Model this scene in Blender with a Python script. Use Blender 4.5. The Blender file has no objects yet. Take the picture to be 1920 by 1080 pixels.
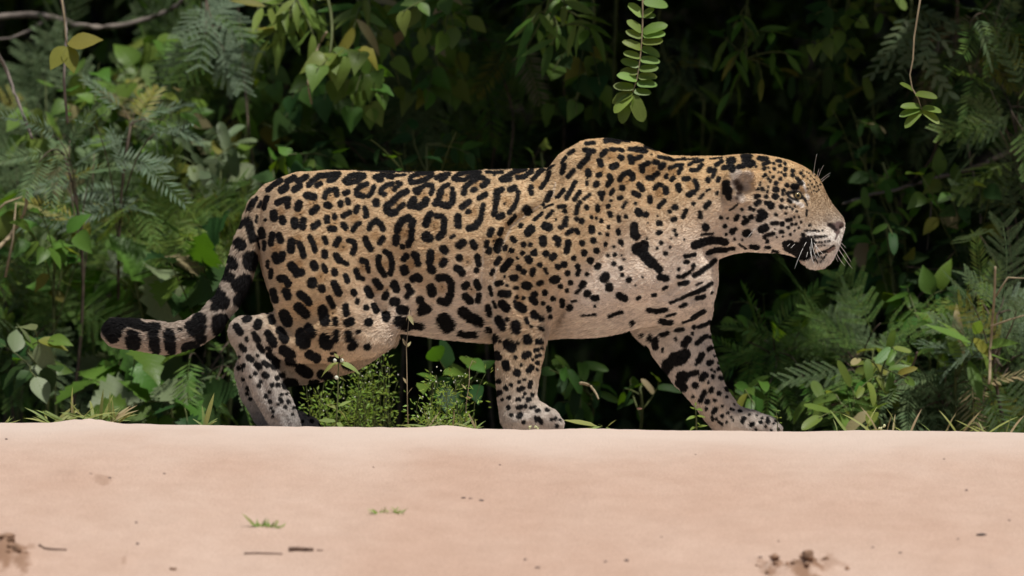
import bpy, math, random
import numpy as np
from mathutils import Vector, Matrix

# ------------------------------------------------------------------ camera
SCN = bpy.context.scene
COL = SCN.collection
S = 1.0 / 760.0            # metres per photo pixel in the plane of the animal (y = 0)
DIST = 30.0
CAM_Z = 0.02
MID_Z = (805 - 540) * S

cam_data = bpy.data.cameras.new('camera')
cam = bpy.data.objects.new('camera', cam_data)
COL.objects.link(cam)
SCN.camera = cam
cam.location = (0, -DIST, CAM_Z)
cam.rotation_euler = (math.radians(90) + math.atan2(MID_Z - CAM_Z, DIST), 0, 0)
cam_data.sensor_width = 36
cam_data.lens = 36 * DIST / (1920 * S)
cam_data.clip_start = 0.1
cam_data.clip_end = 2000
cam_data.dof.use_dof = True
cam_data.dof.focus_distance = DIST - 0.1
cam_data.dof.aperture_fstop = 3.3
cam_data.dof.aperture_blades = 9

# ------------------------------------------------------------------ sky and sun
SUN_EL = math.radians(69)
SUN_AZ = math.radians(146)      # compass-like angle: 0 = +y (away), 90 = +x (right), 180 = towards the camera
world = bpy.data.worlds.new('World')
SCN.world = world
world.use_nodes = True
wn = world.node_tree.nodes
wl = world.node_tree.links
sky = wn.new('ShaderNodeTexSky')
sky.sky_type = 'NISHITA'
sky.sun_disc = False
sky.sun_elevation = SUN_EL
sky.sun_rotation = SUN_AZ
sky.dust_density = 2.0
wl.new(sky.outputs['Color'], wn['Background'].inputs['Color'])
wn['Background'].inputs['Strength'].default_value = 0.054

sun_data = bpy.data.lights.new('sun', 'SUN')
sun = bpy.data.objects.new('sun', sun_data)
COL.objects.link(sun)
sun_data.energy = 4.2
sun_data.angle = math.radians(4.0)
sun_data.color = (1.0, 0.95, 0.88)
sd = Vector((math.sin(SUN_AZ) * math.cos(SUN_EL), math.cos(SUN_AZ) * math.cos(SUN_EL), math.sin(SUN_EL)))
sun.rotation_euler = sd.to_track_quat('Z', 'Y').to_euler()
sun.location = sd * 20

SCN.view_settings.view_transform = 'Standard'
SCN.view_settings.look = 'None'
SCN.view_settings.gamma = 1
SCN.view_settings.exposure = 0.08
SCN.cycles.use_denoising = True
SCN.cycles.max_bounces = 6
SCN.cycles.diffuse_bounces = 4
SCN.cycles.transmission_bounces = 3
SCN.cycles.transparent_max_bounces = 8
SCN.cycles.caustics_reflective = False
SCN.cycles.caustics_refractive = False

rng = np.random.default_rng(7)
random.seed(7)

# ------------------------------------------------------------------ helpers
def P(u, v, y=0.0):
    """world point seen at photo pixel (u, v) when it stands y metres behind the animal"""
    k = (DIST + y) / DIST
    return Vector(((u - 960) * S * k, y, CAM_Z + (MID_Z - CAM_Z + (540 - v) * S) * k))

def link(o, parent=None):
    COL.objects.link(o)
    if parent is not None:
        o.parent = parent
    return o

def mesh_obj(name, verts, faces, mat, parent=None, smooth=True):
    me = bpy.data.meshes.new(name)
    me.from_pydata([tuple(v) for v in verts], [], faces)
    if mat:
        me.materials.append(mat)
    if smooth:
        me.polygons.foreach_set('use_smooth', [True] * len(me.polygons))
    me.update()
    return link(bpy.data.objects.new(name, me), parent)

def fast_mesh(name, V, F, mats=(), smooth=True):
    """V (n,3) array, F (m,k) array with k = 3 or 4"""
    me = bpy.data.meshes.new(name)
    n, m, k = len(V), len(F), F.shape[1]
    me.vertices.add(n)
    me.vertices.foreach_set('co', np.ascontiguousarray(V, dtype=np.float32).ravel())
    me.loops.add(m * k)
    me.loops.foreach_set('vertex_index', np.ascontiguousarray(F, dtype=np.int32).ravel())
    me.polygons.add(m)
    me.polygons.foreach_set('loop_start', np.arange(0, m * k, k, dtype=np.int32))
    me.polygons.foreach_set('use_smooth', np.full(m, smooth))
    for t in mats:
        me.materials.append(t)
    me.update(calc_edges=True)
    return me

def empty(name, loc, label, cat, group=None):
    o = bpy.data.objects.new(name, None)
    o.empty_display_size = 0.05
    o.location = loc
    COL.objects.link(o)
    return tag(o, label, cat, group)

def tag(o, label=None, cat=None, group=None, kind=None):
    if label: o['label'] = label
    if cat: o['category'] = cat
    if group: o['group'] = group
    if kind: o['kind'] = kind
    return o

def lerp(a, b, t):
    return a + (b - a) * t

def smoothstep(a, b, x):
    t = np.clip((x - a) / (b - a), 0, 1)
    return t * t * (3 - 2 * t)

_tab = np.random.default_rng(11).random((256, 256)).astype(np.float32)
def vnoise(x, y):
    """smooth 2-D value noise in 0..1"""
    xi, yi = np.floor(x).astype(int), np.floor(y).astype(int)
    fx, fy = x - xi, y - yi
    fx, fy = fx * fx * (3 - 2 * fx), fy * fy * (3 - 2 * fy)
    a = _tab[xi & 255, yi & 255]; b = _tab[(xi + 1) & 255, yi & 255]
    c = _tab[xi & 255, (yi + 1) & 255]; d = _tab[(xi + 1) & 255, (yi + 1) & 255]
    return (a * (1 - fx) + b * fx) * (1 - fy) + (c * (1 - fx) + d * fx) * fy

def fbm(x, y, o=4):
    s, a = 0, 0.5
    for i in range(o):
        s = s + a * vnoise(x * 2 ** i + 17.3 * i, y * 2 ** i + 5.1 * i); a *= 0.5
    return s

# ------------------------------------------------------------------ materials
def new_mat(name):
    m = bpy.data.materials.new(name)
    m.use_nodes = True
    nt = m.node_tree
    return m, nt.nodes, nt.links, nt.nodes['Principled BSDF'], nt.nodes['Material Output']

def simple_mat(name, rgb, rough=0.7, var=0.15, scale=40.0, bump=0.0, spec=0.3):
    m, n, l, b, out = new_mat(name)
    tc = n.new('ShaderNodeTexCoord')
    nz = n.new('ShaderNodeTexNoise'); nz.inputs['Scale'].default_value = scale; nz.inputs['Detail'].default_value = 5
    l.new(tc.outputs['Object'], nz.inputs['Vector'])
    cr = n.new('ShaderNodeValToRGB')
    cr.color_ramp.elements[0].position = 0.3; cr.color_ramp.elements[1].position = 0.7
    cr.color_ramp.elements[0].color = (*[c * (1 - var) for c in rgb], 1)
    cr.color_ramp.elements[1].color = (*[min(1, c * (1 + var)) for c in rgb], 1)
    l.new(nz.outputs['Fac'], cr.inputs['Fac'])
    l.new(cr.outputs['Color'], b.inputs['Base Color'])
    b.inputs['Roughness'].default_value = rough
    b.inputs['Specular IOR Level'].default_value = spec
    if bump:
        bp = n.new('ShaderNodeBump'); bp.inputs['Strength'].default_value = bump; bp.inputs['Distance'].default_value = 0.01
        l.new(nz.outputs['Fac'], bp.inputs['Height']); l.new(bp.outputs['Normal'], b.inputs['Normal'])
    return m

def leaf_mat(name, rgb, rough=0.5, var=0.35, hue=0.03, transl=0.3, spec=0.25):
    """leaf surface: reflects and lets some light through; every leaf differs a little"""
    m, n, l, b, out = new_mat(name)
    oi = n.new('ShaderNodeObjectInfo')
    geo = n.new('ShaderNodeNewGeometry')
    add = n.new('ShaderNodeMath'); add.operation = 'ADD'
    l.new(oi.outputs['Random'], add.inputs[0]); l.new(geo.outputs['Random Per Island'], add.inputs[1])
    fr = n.new('ShaderNodeMath'); fr.operation = 'FRACT'; l.new(add.outputs[0], fr.inputs[0])
    tc = n.new('ShaderNodeTexCoord')
    nz = n.new('ShaderNodeTexNoise'); nz.inputs['Scale'].default_value = 45; nz.inputs['Detail'].default_value = 3
    l.new(tc.outputs['Object'], nz.inputs['Vector'])
    hs = n.new('ShaderNodeHueSaturation')
    hs.inputs['Color'].default_value = (*rgb, 1)
    mr = n.new('ShaderNodeMapRange'); mr.inputs['To Min'].default_value = 0.5 - hue; mr.inputs['To Max'].default_value = 0.5 + hue
    l.new(fr.outputs[0], mr.inputs['Value']); l.new(mr.outputs['Result'], hs.inputs['Hue'])
    mv = n.new('ShaderNodeMapRange'); mv.inputs['To Min'].default_value = 1 - var; mv.inputs['To Max'].default_value = 1 + var
    mul = n.new('ShaderNodeMath'); mul.operation = 'MULTIPLY'; mul.inputs[1].default_value = 7.31
    fr2 = n.new('ShaderNodeMath'); fr2.operation = 'FRACT'
    l.new(fr.outputs[0], mul.inputs[0]); l.new(mul.outputs[0], fr2.inputs[0])
    mx = n.new('ShaderNodeMath'); mx.operation = 'MULTIPLY_ADD'; mx.inputs[1].default_value = 0.6
    sc = n.new('ShaderNodeMath'); sc.operation = 'MULTIPLY'; sc.inputs[1].default_value = 0.4
    l.new(nz.outputs['Fac'], sc.inputs[0]); l.new(fr2.outputs[0], mx.inputs[0]); l.new(sc.outputs[0], mx.inputs[2])
    l.new(mx.outputs[0], mv.inputs['Value'])
    # midrib and side veins
    sp = n.new('ShaderNodeSeparateXYZ'); l.new(tc.outputs['Object'], sp.inputs[0])
    ab = n.new('ShaderNodeMath'); ab.operation = 'ABSOLUTE'; l.new(sp.outputs['Y'], ab.inputs[0])
    vx = n.new('ShaderNodeMath'); vx.operation = 'MULTIPLY_ADD'; vx.inputs[1].default_value = -.8; l.new(ab.outputs[0], vx.inputs[0]); l.new(sp.outputs['X'], vx.inputs[2])
    vf = n.new('ShaderNodeMath'); vf.operation = 'PINGPONG'; vf.inputs[1].default_value = .055; l.new(vx.outputs[0], vf.inputs[0])
    mn = n.new('ShaderNodeMath'); mn.operation = 'MINIMUM'; l.new(vf.outputs[0], mn.inputs[0]); l.new(ab.outputs[0], mn.inputs[1])
    vr = n.new('ShaderNodeMapRange'); vr.inputs['From Max'].default_value = .012; vr.inputs['To Min'].default_value = 1.14; vr.inputs['To Max'].default_value = 1.0
    l.new(mn.outputs[0], vr.inputs['Value'])
    vm = n.new('ShaderNodeMath'); vm.operation = 'MULTIPLY'; l.new(mv.outputs['Result'], vm.inputs[0]); l.new(vr.outputs['Result'], vm.inputs[1])
    l.new(vm.outputs[0], hs.inputs['Value'])
    bpv = n.new('ShaderNodeBump'); bpv.inputs['Strength'].default_value = .25; bpv.inputs['Distance'].default_value = .01
    l.new(vr.outputs['Result'], bpv.inputs['Height']); l.new(bpv.outputs['Normal'], b.inputs['Normal'])
    l.new(hs.outputs['Color'], b.inputs['Base Color'])
    b.inputs['Roughness'].default_value = rough
    b.inputs['Specular IOR Level'].default_value = spec
    tr = n.new('ShaderNodeBsdfTranslucent')
    hs2 = n.new('ShaderNodeHueSaturation'); hs2.inputs['Hue'].default_value = 0.48; hs2.inputs['Saturation'].default_value = 1.15; hs2.inputs['Value'].default_value = 1.3
    l.new(hs.outputs['Color'], hs2.inputs['Color']); l.new(hs2.outputs['Color'], tr.inputs['Color'])
    mix = n.new('ShaderNodeMixShader'); mix.inputs['Fac'].default_value = transl
    l.new(b.outputs['BSDF'], mix.inputs[1]); l.new(tr.outputs['BSDF'], mix.inputs[2])
    l.new(mix.outputs['Shader'], out.inputs['Surface'])
    return m

# ------------------------------------------------------------------ coat pattern of the jaguar
# marks of the coat, plus painted shade at the tail gap and shoulder fold, as strokes "half-width x y x y ..." in sixths of a photo pixel from each tile's corner
COAT = {
(420, 300): """10 960 118 1060 112;14 1200 105 1480 100;16 1500 112 1780 122 1920 140;35 500 340 560 290 640 240;50 660 345 700 320;40 720 250 790 210;
38 840 250 930 195;40 800 345 860 300;36 960 290 1010 240 1080 185 1180 180 1290 165;32 1050 300 1090 275;28 1180 245 1240 235 1280 190;
34 1360 240 1420 190 1520 170 1580 185 1500 245 1400 265 1360 245;34 1500 390 1500 350 1540 300 1610 280;30 1690 310 1670 370 1630 415;34 1510 400 1570 415;
44 940 410 1020 425;32 1140 430 1150 380 1200 345 1270 345 1275 400;40 1165 515 1190 525;32 1365 385 1400 370;32 1320 490 1320 520;32 1395 460 1405 490;
36 610 490 680 460 730 450;34 725 470 725 530;44 840 550 855 500;38 1000 595 1050 550;44 570 610 572 660;42 665 670 672 700;46 805 700 812 745;38 905 690 895 765;
32 460 540 490 430;18 400 530 420 470;20 290 560 340 470;16 330 480 380 430;16 475 685;34 1165 660 1165 700;28 1250 640 1255 660;38 1020 760 1065 730;28 1070 710;
34 1200 785 1250 790;30 1350 640 1420 600;32 1510 540 1490 590;30 1590 550 1615 620 1600 640;34 1350 740 1375 770;30 1460 800 1475 770;28 1500 740 1530 720;
40 425 800 440 860;20 410 880;22 465 930 465 1010;32 555 840 540 950;40 630 860 650 910;46 770 930 765 1020;34 860 950 890 1020 910 1080;30 980 880 1010 940 1035 1030;
28 1140 890 1160 940;36 1270 960 1300 900;28 1410 915 1470 930 1480 1000 1460 1060;32 1640 780 1660 730 1720 690 1770 730 1795 790;36 1600 900 1620 960 1660 1010;
32 1760 940 1795 890;60 185 945 195 960;38 275 690 300 800 330 890;24 210 690 190 750;12 375 640 370 700;10 380 880 410 1000""",
(420, 460): """78 300 150 310 210;45 90 170 115 230;42 590 130 610 180;40 670 110 660 160;20 505 190 505 250;26 540 290 535 360;32 890 60 905 130;36 1140 90 1145 130;
50 770 240 810 280;45 830 330 880 310;44 1020 220 1035 255;28 1130 240 1155 300;36 1250 300 1258 320;40 1275 130 1310 180;26 1310 180 1390 220;24 1465 40 1450 100;
40 640 380 690 380 735 440;45 710 530 730 580;38 565 520 590 620;56 1005 420 1005 440;44 1110 490 1115 500;46 870 560 900 580;42 930 600 965 650;42 1250 440 1300 540;
28 1375 350 1400 410;32 1465 530 1475 550;22 1510 620 1510 650;32 1495 290 1520 370;26 1520 370 1570 385;34 1560 180 1600 190;24 1615 210 1635 300;
32 1750 140 1740 200 1760 270 1810 340;32 1820 80 1870 110 1895 190 1895 270 1875 320;32 1190 600 1235 690;54 850 700 930 780;56 1120 730 1145 860;62 685 785 725 865;
36 1375 690 1385 780;44 1400 880 1440 860;30 1262 840 1265 880;34 1607 705;34 1690 680 1720 740;48 1825 790 1830 820;48 1635 870;38 540 820 555 860;46 395 880 385 910;
36 250 840 290 830;40 150 920 195 980;28 345 1000 390 1060;38 500 990 560 1070;46 640 960 700 1060;50 860 1010;50 870 980;50 960 930 1000 1000;66 880 1030 900 1060;
60 1140 1050;36 1275 990 1275 1060;40 1410 1000;18 1500 975 1530 970;36 480 710 490 740;22 265 1050;42 1620 500 1650 560;40 1710 410 1760 470""",
(420, 630): """42 660 10 700 50;80 890 50 910 70;72 1150 80 1170 90;38 1275 20 1270 40;48 1420 30;40 1440 130 1480 90;38 1620 125;34 370 20 390 50;28 400 110 440 170;
44 530 30 570 90;22 265 45;26 205 110 240 160;24 500 140 530 160;56 680 160 760 210;48 970 210 1050 250;14 1220 200 1260 195;38 520 220 590 280;44 580 340;
36 720 290 780 300;58 860 370 940 420;48 1090 430 1170 450;66 720 540 770 550;26 970 525 1040 520;34 1360 330 1420 350;26 1200 265 1300 270;30 660 440;
32 290 240 320 270;16 390 225;32 380 330 410 350;24 230 335;26 460 300 500 330;22 360 425;30 470 440 490 450;20 600 470 605 480;18 425 515;20 405 560;24 550 555;22 615 555;
18 480 670 490 690;16 525 630;16 655 660;16 640 710 660 740;16 725 735 735 750;20 530 740;14 540 810;16 565 850;18 700 800;14 790 810;12 565 905;24 160 360;18 210 490;
26 265 590;18 290 710;16 255 650;18 980 960;18 1075 990;14 945 890;12 240 150;12 180 235;12 310 465;12 215 385;12 715 650;12 620 770;12 780 880;14 880 960""",
(700, 300): """14 0 120 100 130;12 180 135 520 128;12 560 125 700 122;14 780 120 900 115 1000 110;12 1100 112 1240 105;12 1300 105 1540 100;10 1600 95 1850 85;
30 20 200 90 175 200 180;28 60 235 100 230;20 170 205 220 210;18 230 185 360 175;28 410 230 430 190 520 160 600 150 660 150;32 430 260 500 255 600 220 660 175;
28 710 210 760 180 850 165;28 760 235 820 200;28 900 220 960 170 1040 145 1160 130;28 940 235 1020 230 1100 190 1200 150;20 1270 140 1360 150 1450 145;16 1360 180;
34 1440 220 1520 180 1600 130 1700 105;32 1450 235 1540 225;30 1620 205 1700 195 1780 130;26 1790 230 1850 150 1910 120;30 90 380 100 330 150 290 220 275;
28 280 265 310 275 240 340;34 130 395;44 35 480 40 500;42 160 580 160 520;38 210 490 300 400 380 360;40 200 610 250 600;30 290 560 340 510;38 480 350 530 330;
30 540 320 600 285 660 290 670 340 650 390;40 500 370;44 420 520 460 460;42 440 520 520 540 580 500 600 460;38 700 500 740 440 760 370;32 760 360 790 310 840 290;
26 890 330 900 390;38 900 400 890 480 840 530 770 510;36 1020 380 1030 330;32 1040 310 1120 240 1190 205 1240 210;36 1230 300 1290 250;32 1120 350 1150 340;
32 1190 440 1270 395;36 1000 540 1080 480;30 1065 595 1075 590;42 955 650 960 750;28 1235 520 1220 620 1210 680;38 1200 690 1150 760 1080 780;40 1390 370 1390 440;
32 1380 460 1375 540 1360 620;34 1400 360 1450 340;38 1540 340 1590 320;28 1630 370 1620 450 1580 540 1530 600;36 1410 650 1450 635;12 1475 505;48 1720 560 1740 590;
24 1530 720 1590 640;28 1780 310 1760 340;32 1780 380;40 275 800 290 750 320 700;40 330 690 400 660 450 700 440 740;34 440 800 430 900 400 960;40 260 940 265 880;
30 335 985;44 610 690 600 730;38 620 660 650 620;44 600 850;48 590 880 640 890;32 720 640 780 650;34 800 680 795 800;38 790 830 740 880;20 880 880 910 865;
44 970 970 1010 940;36 1120 940 1145 990;36 1310 850 1330 800;24 1280 930 1270 980;26 1420 840 1440 790;44 1390 1000 1420 930;24 1290 1040 1310 1010;30 1660 750;
48 1740 830 1775 790;26 1560 890 1590 920;28 1480 1000;30 1555 1030;30 1690 965;26 1765 965;36 1895 900 1910 950;14 1810 690 1880 630""",
(700, 460): """38 350 160 375 130;48 350 270 360 300;40 465 115 490 130;34 500 190 510 220;42 650 90 645 150 640 200;46 650 270 670 290;46 790 50 810 70;40 780 220 805 190;
42 970 150;34 1175 140 1185 220;32 1160 290;38 940 265 980 280;42 1000 320;40 450 385 500 360;46 515 380;44 240 440 265 500;30 220 460;36 395 470;40 420 520 430 530;
34 385 580;36 130 590 150 560;50 230 640 260 640;42 740 375 790 370;38 830 370 880 430 880 520;44 870 560 840 630;42 760 630 820 650;52 655 490 665 540;40 1030 470 1050 450;
36 1160 420 1185 480;44 1040 580 1090 630;32 1190 570 1180 630;46 530 620;48 540 740 610 720;44 560 680;50 310 730 360 735;64 300 860 400 890;34 430 890 550 910;
82 795 840 845 895;58 1010 750 1100 820;58 1130 830 1190 860;34 980 985 1050 995 1150 995;34 1290 700 1310 780;30 1290 940 1320 955;32 1300 80;42 1390 30 1400 60;
30 1385 210 1420 160;22 1330 330 1350 290;38 1460 280 1540 190;28 1480 50 1490 30;30 1555 70;26 1675 100;26 1815 80 1820 110;14 1620 155;40 1740 160 1755 180;
36 1635 265;34 1690 310;30 1790 330 1800 290;36 1565 375 1600 375;14 1480 360;30 1395 440 1440 430;16 1505 460;46 1710 460 1740 465;18 1590 490 1620 490;40 1440 550 1520 555;
22 1615 590;20 1690 600;18 1590 640;48 1450 670 1500 710;48 1630 690 1680 720;44 1790 610;24 1810 560 1820 550;22 1830 650;38 1800 770 1830 800;22 1905 660;46 1410 840 1460 920;
24 1510 840;18 1715 830 1735 880;54 1605 900 1610 950;20 1775 915;20 1870 930 1900 950;26 1890 830;30 1370 1020 1380 1050;50 1730 1050;20 1310 480 1330 560;16 1350 640 1380 700""",
(900, 630): """30 170 10 180 50;56 315 95 355 130;20 425 80;14 235 65;48 525 40 540 50;28 640 65 680 65;38 195 210 210 240;20 400 245;36 500 225 540 210;20 615 165 645 160;14 690 145;
18 630 235 665 220;12 590 270;38 285 310 300 360;14 465 330;20 640 305;16 640 380;40 415 415;26 545 390 580 350;24 215 510;16 495 495;16 440 520;20 555 570 565 520;20 350 550;
18 285 580 300 600;24 440 605 475 590;24 205 650 230 635;20 325 695;20 420 715 440 715;14 505 650;10 485 690;22 535 720 555 710;20 585 660;14 250 720;24 320 805;22 430 805 460 800;
22 510 790;16 610 800;16 570 810;20 355 890;28 435 900 450 890;20 640 845 660 840;18 490 970;16 620 920 640 950;20 660 930 685 970;16 800 940;18 840 930;12 895 945;16 860 1010;
12 740 830 770 840;28 170 230""",
(1000, 250): """24 590 125 680 115;32 810 95 870 80;28 870 85 960 105;12 970 85 1080 105;14 1250 155 1380 205;24 400 240 450 205;22 320 340 360 280;34 580 200 670 210;32 620 240 610 290;
36 600 300 520 380;34 770 250 810 210;36 740 320 760 370;28 870 190 910 190;24 960 190 1000 205;28 1080 185 1150 190;36 1160 190 1250 205;36 975 280 990 290;38 1090 280 1100 330;
26 1110 310 1210 270;38 880 390 930 375;36 1220 430 1220 380;32 1230 370 1290 345;32 1360 330 1395 340;34 1430 390 1460 360;34 1290 510 1330 515;32 1340 500 1390 460;
22 1400 270 1480 285 1550 300;16 1560 310 1700 290;12 1700 300 1850 290;24 1530 400 1600 370 1670 360;28 1660 400 1630 450;26 1495 480 1490 500;28 1550 530 1570 510;
20 1750 360 1800 330 1900 310;26 1770 420 1840 420 1890 360;40 615 440 620 470;20 600 560 600 590;10 605 520;30 725 485 750 475;36 700 590 710 580;32 850 490 870 530;
30 865 550 830 595;32 970 530 1010 470 1060 450;36 1070 450 1110 480 1110 520;38 995 620;36 1185 590 1220 640;32 1120 680 1180 710;30 1360 625 1400 590 1430 590;36 1485 630 1490 670;
36 1625 600 1635 640;32 1690 520 1740 520;28 1810 540 1840 600 1830 640;32 1800 670 1740 700;26 870 690 890 650;26 965 740 980 735;34 750 690 770 690;20 765 720 765 755;
32 1308 735 1308 770;28 1410 830 1470 770;20 1000 840 1035 790;20 1145 800;32 320 450 345 370;30 390 500 450 430;28 370 740 420 650 470 560;26 460 760 520 670;20 570 750 630 700;
26 480 910 490 840 520 790;34 150 760 190 680;24 110 810;24 270 730 340 650;26 90 620 150 540 180 450;26 20 500 90 420;14 150 420 230 370;10 0 400 40 390;30 595 850;24 715 830 720 880;
28 840 830;18 870 770;30 855 910 860 930;20 955 950 960 1000;24 1035 950;42 1170 890 1190 910;34 1260 925;36 1590 840;22 1530 890;24 1675 950 1710 880;26 1560 980 1590 970;
24 1870 900 1870 950;30 1400 1020 1420 1020;24 1795 800;14 1870 740 1910 700;12 120 850 220 810;24 290 840 350 835;20 150 960 210 890;26 355 890;16 20 980 100 910;14 250 980;
28 370 970 350 1030;26 300 1070;26 485 980;34 540 1000;20 650 955;14 705 965;26 760 1000;10 1390 935;8 1280 1020;8 855 290;10 1325 250""",
(1000, 420): """46 130 35 170 50;26 310 50 360 20;26 380 120 430 80;24 480 80 500 110;38 650 60 655 85;24 840 45;16 740 120;20 825 130;24 950 85 955 120;44 1130 30 1130 100;46 1130 130 1150 150;
26 1400 110 1420 105;20 1580 80;20 1600 130;42 105 180 110 230;36 250 170 280 190;28 280 220 275 245;34 390 220 370 320;34 545 225;36 670 195;20 805 240 810 230;20 900 265;
26 975 210 990 230;34 565 340 570 330;34 705 310;22 835 365;24 910 355;10 990 360;12 1010 405;38 140 345;38 210 390 230 370;30 450 395;40 635 420;36 715 490 725 480;34 275 490;
38 340 465;30 495 490;24 510 530;28 495 570;26 900 455;26 980 505;30 382 562;24 600 575;44 220 640 260 630;28 60 680 90 665;30 415 670;28 300 710;22 995 580;32 1070 635;
52 790 620 805 600;42 845 710 850 730;36 545 700 560 680;18 520 750 480 780;34 130 780;22 375 755;38 595 795 610 790;32 670 840 710 840;38 960 810 1020 840;16 1165 840 1190 830;
28 215 845;22 110 900;34 20 890;36 15 800;30 320 870 325 920;14 430 880 470 870;36 410 945;28 170 950 175 970;20 850 1040 920 1010 990 990;24 1290 970 1380 985 1490 965;
64 1160 290 1230 270;58 1220 330 1260 380;58 1290 420 1330 450;42 1380 490 1410 520;50 1240 240;36 1420 600 1490 620;18 1460 730 1490 715;18 1340 810 1370 800;
14 1540 890 1640 850 1750 800;16 1750 800 1850 770 1920 740;20 1620 600 1680 600;12 1690 590 1760 550;24 1640 680 1720 665;18 1700 380 1810 350;20 1700 440 1730 435;20 1630 515;
24 1790 475;20 1800 590 1860 560 1920 520;24 1430 220;14 1390 285;12 1530 270;26 1480 340;12 1540 175;10 1690 185;12 1270 170;34 0 340;28 0 540;30 70 470;18 130 520 150 560;
16 1650 935 1710 910;22 1830 840 1900 830;24 1790 1060 1860 1010 1920 980;12 1490 1040 1590 1010;10 1140 700;8 1220 605;40 10 1040;30 90 1070;24 180 1050;14 690 930;8 540 1030 700 1020""",
(1180, 580): """26 350 125 420 145 470 145;10 600 145 680 120;24 730 200;20 780 200 880 160 900 140;22 530 235 600 225;18 350 280;24 370 285 430 265;24 140 290;26 235 300 240 340;34 300 340 295 420;
28 30 150;18 520 335;44 660 340;40 620 390;20 710 270;26 760 380 830 320 870 300;22 920 310;20 890 450 930 430;78 520 560 580 540;58 630 500;66 440 620;48 410 690;30 820 510 780 580;
12 750 620;10 960 525;30 900 605 920 595;18 1010 600;18 1010 670;12 930 680;12 965 700;20 940 755;22 1030 770;66 600 760;50 580 820;40 620 880;28 680 730 760 710;38 825 770 850 740;
36 745 855;26 925 915 930 900;24 1015 945;24 850 930 820 990;22 800 1030;12 895 820;14 720 980;18 1090 890 1105 910;16 1100 985;28 880 1040;16 970 1025;12 1180 1070;10 380 440 375 470""",
(1180, 640): """12 1050 730;12 1140 760 1170 770;16 1240 780 1260 785;22 950 800 975 760;12 935 850;18 1110 805;14 1150 850;18 1050 840;14 985 870;14 945 880;26 1275 890 1290 870;20 1280 910;
26 1370 940 1390 930;12 1440 835;14 1500 865;22 1480 910;20 1560 880 1565 910;14 1540 960;16 1625 925;16 1655 895;14 1430 990;14 1600 1000;14 1680 990;12 1100 910;12 1170 890;
12 1045 930;12 1015 910;16 870 760;14 1355 825""",
(1280, 280): """10 310 115 440 100;40 300 240;24 360 240 340 300;36 280 355;24 330 320;26 370 185 440 140;28 390 360 400 340;40 520 140 560 130;28 450 220 550 190;38 550 235;30 620 210 700 190;
36 730 190 780 170;22 670 85 760 85;36 690 130 740 120;28 860 110 940 115;20 900 175 970 155;14 820 205;24 910 225;14 960 215;18 1020 165;20 1090 190;22 1025 225;18 1060 135 1100 140;
20 1150 165;26 1150 230;26 1235 250;24 1230 300;20 1325 270;16 1355 305;14 975 270;12 1070 265;12 1105 265;20 925 295;20 1010 320;24 1145 295;22 1095 340;16 955 335;18 975 365;
28 1045 390;14 900 320;34 1030 460 1045 460;28 1165 410;36 1240 425 1270 425;26 1300 360 1325 390;22 1280 330;24 1125 470;20 1120 510;22 1110 580;38 1030 540 1040 540;26 890 455;
12 955 430;16 945 485;18 840 455;26 815 540 840 535;24 930 540;14 860 410;10 870 380;40 970 630 990 640;24 930 610;30 820 620 850 600;24 750 670;20 790 690;30 1100 655;18 1155 665;
14 1200 655;16 1225 680;12 1255 650;24 850 710 890 700;46 860 780 910 750;24 840 800;34 760 770;30 680 830 720 810;20 690 775;26 590 790 610 760;20 660 685;12 500 780;22 425 775;
40 250 880 255 890;24 470 870;36 550 930;22 590 900;42 700 950 730 945;46 880 910 920 890;24 1000 840 1050 840;30 1110 845;20 1040 745;20 1165 805 1210 795;16 1150 730;14 1275 705;
12 1300 770;12 1250 770;14 1325 825;18 1220 850;18 1265 850;12 1300 885;12 1250 920;20 1180 885;20 1090 935 1110 935;16 1205 960;10 1120 985;10 1050 995;8 1030 905;26 920 990;
22 950 970 1010 955;24 945 1040;18 1425 855;13 1370 920 1400 920;13 1430 920;13 1460 920;13 1490 920;12 1525 920;11 1565 918;26 1350 970;19 1400 995;19 1440 993;18 1480 990;
14 1520 990;14 1550 990;12 1585 985;10 1615 980;8 1370 300;9 1400 330;8 1430 360;8 1410 400;8 1450 400;9 1480 430;8 1500 380;8 1440 300;8 1480 340;8 1520 420;8 1430 440;8 1470 470;
7 1390 260;8 1530 460;8 1500 480;8 1545 400;8 1350 240;7 1440 490;7 1420 270;7 1460 270;7 1490 300;8 1400 450;24 380 500;14 180 560 230 510;14 260 475 300 460;30 250 660 290 610;
24 190 720 195 760;12 210 965 330 955;16 480 960;14 580 1015;14 665 1025;44 480 400;56 492 480;34 512 550;30 470 450;20 1160 508 1215 490 1260 484 1310 498;12 1165 520 1230 565 1290 584;
14 1330 520 1360 560 1380 585;22 1295 525 1320 545;7 1388 600 1394 640;20 1180 580 1210 598;9 1390 690 1385 750;10 520 690 560 670 610 620""",
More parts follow.
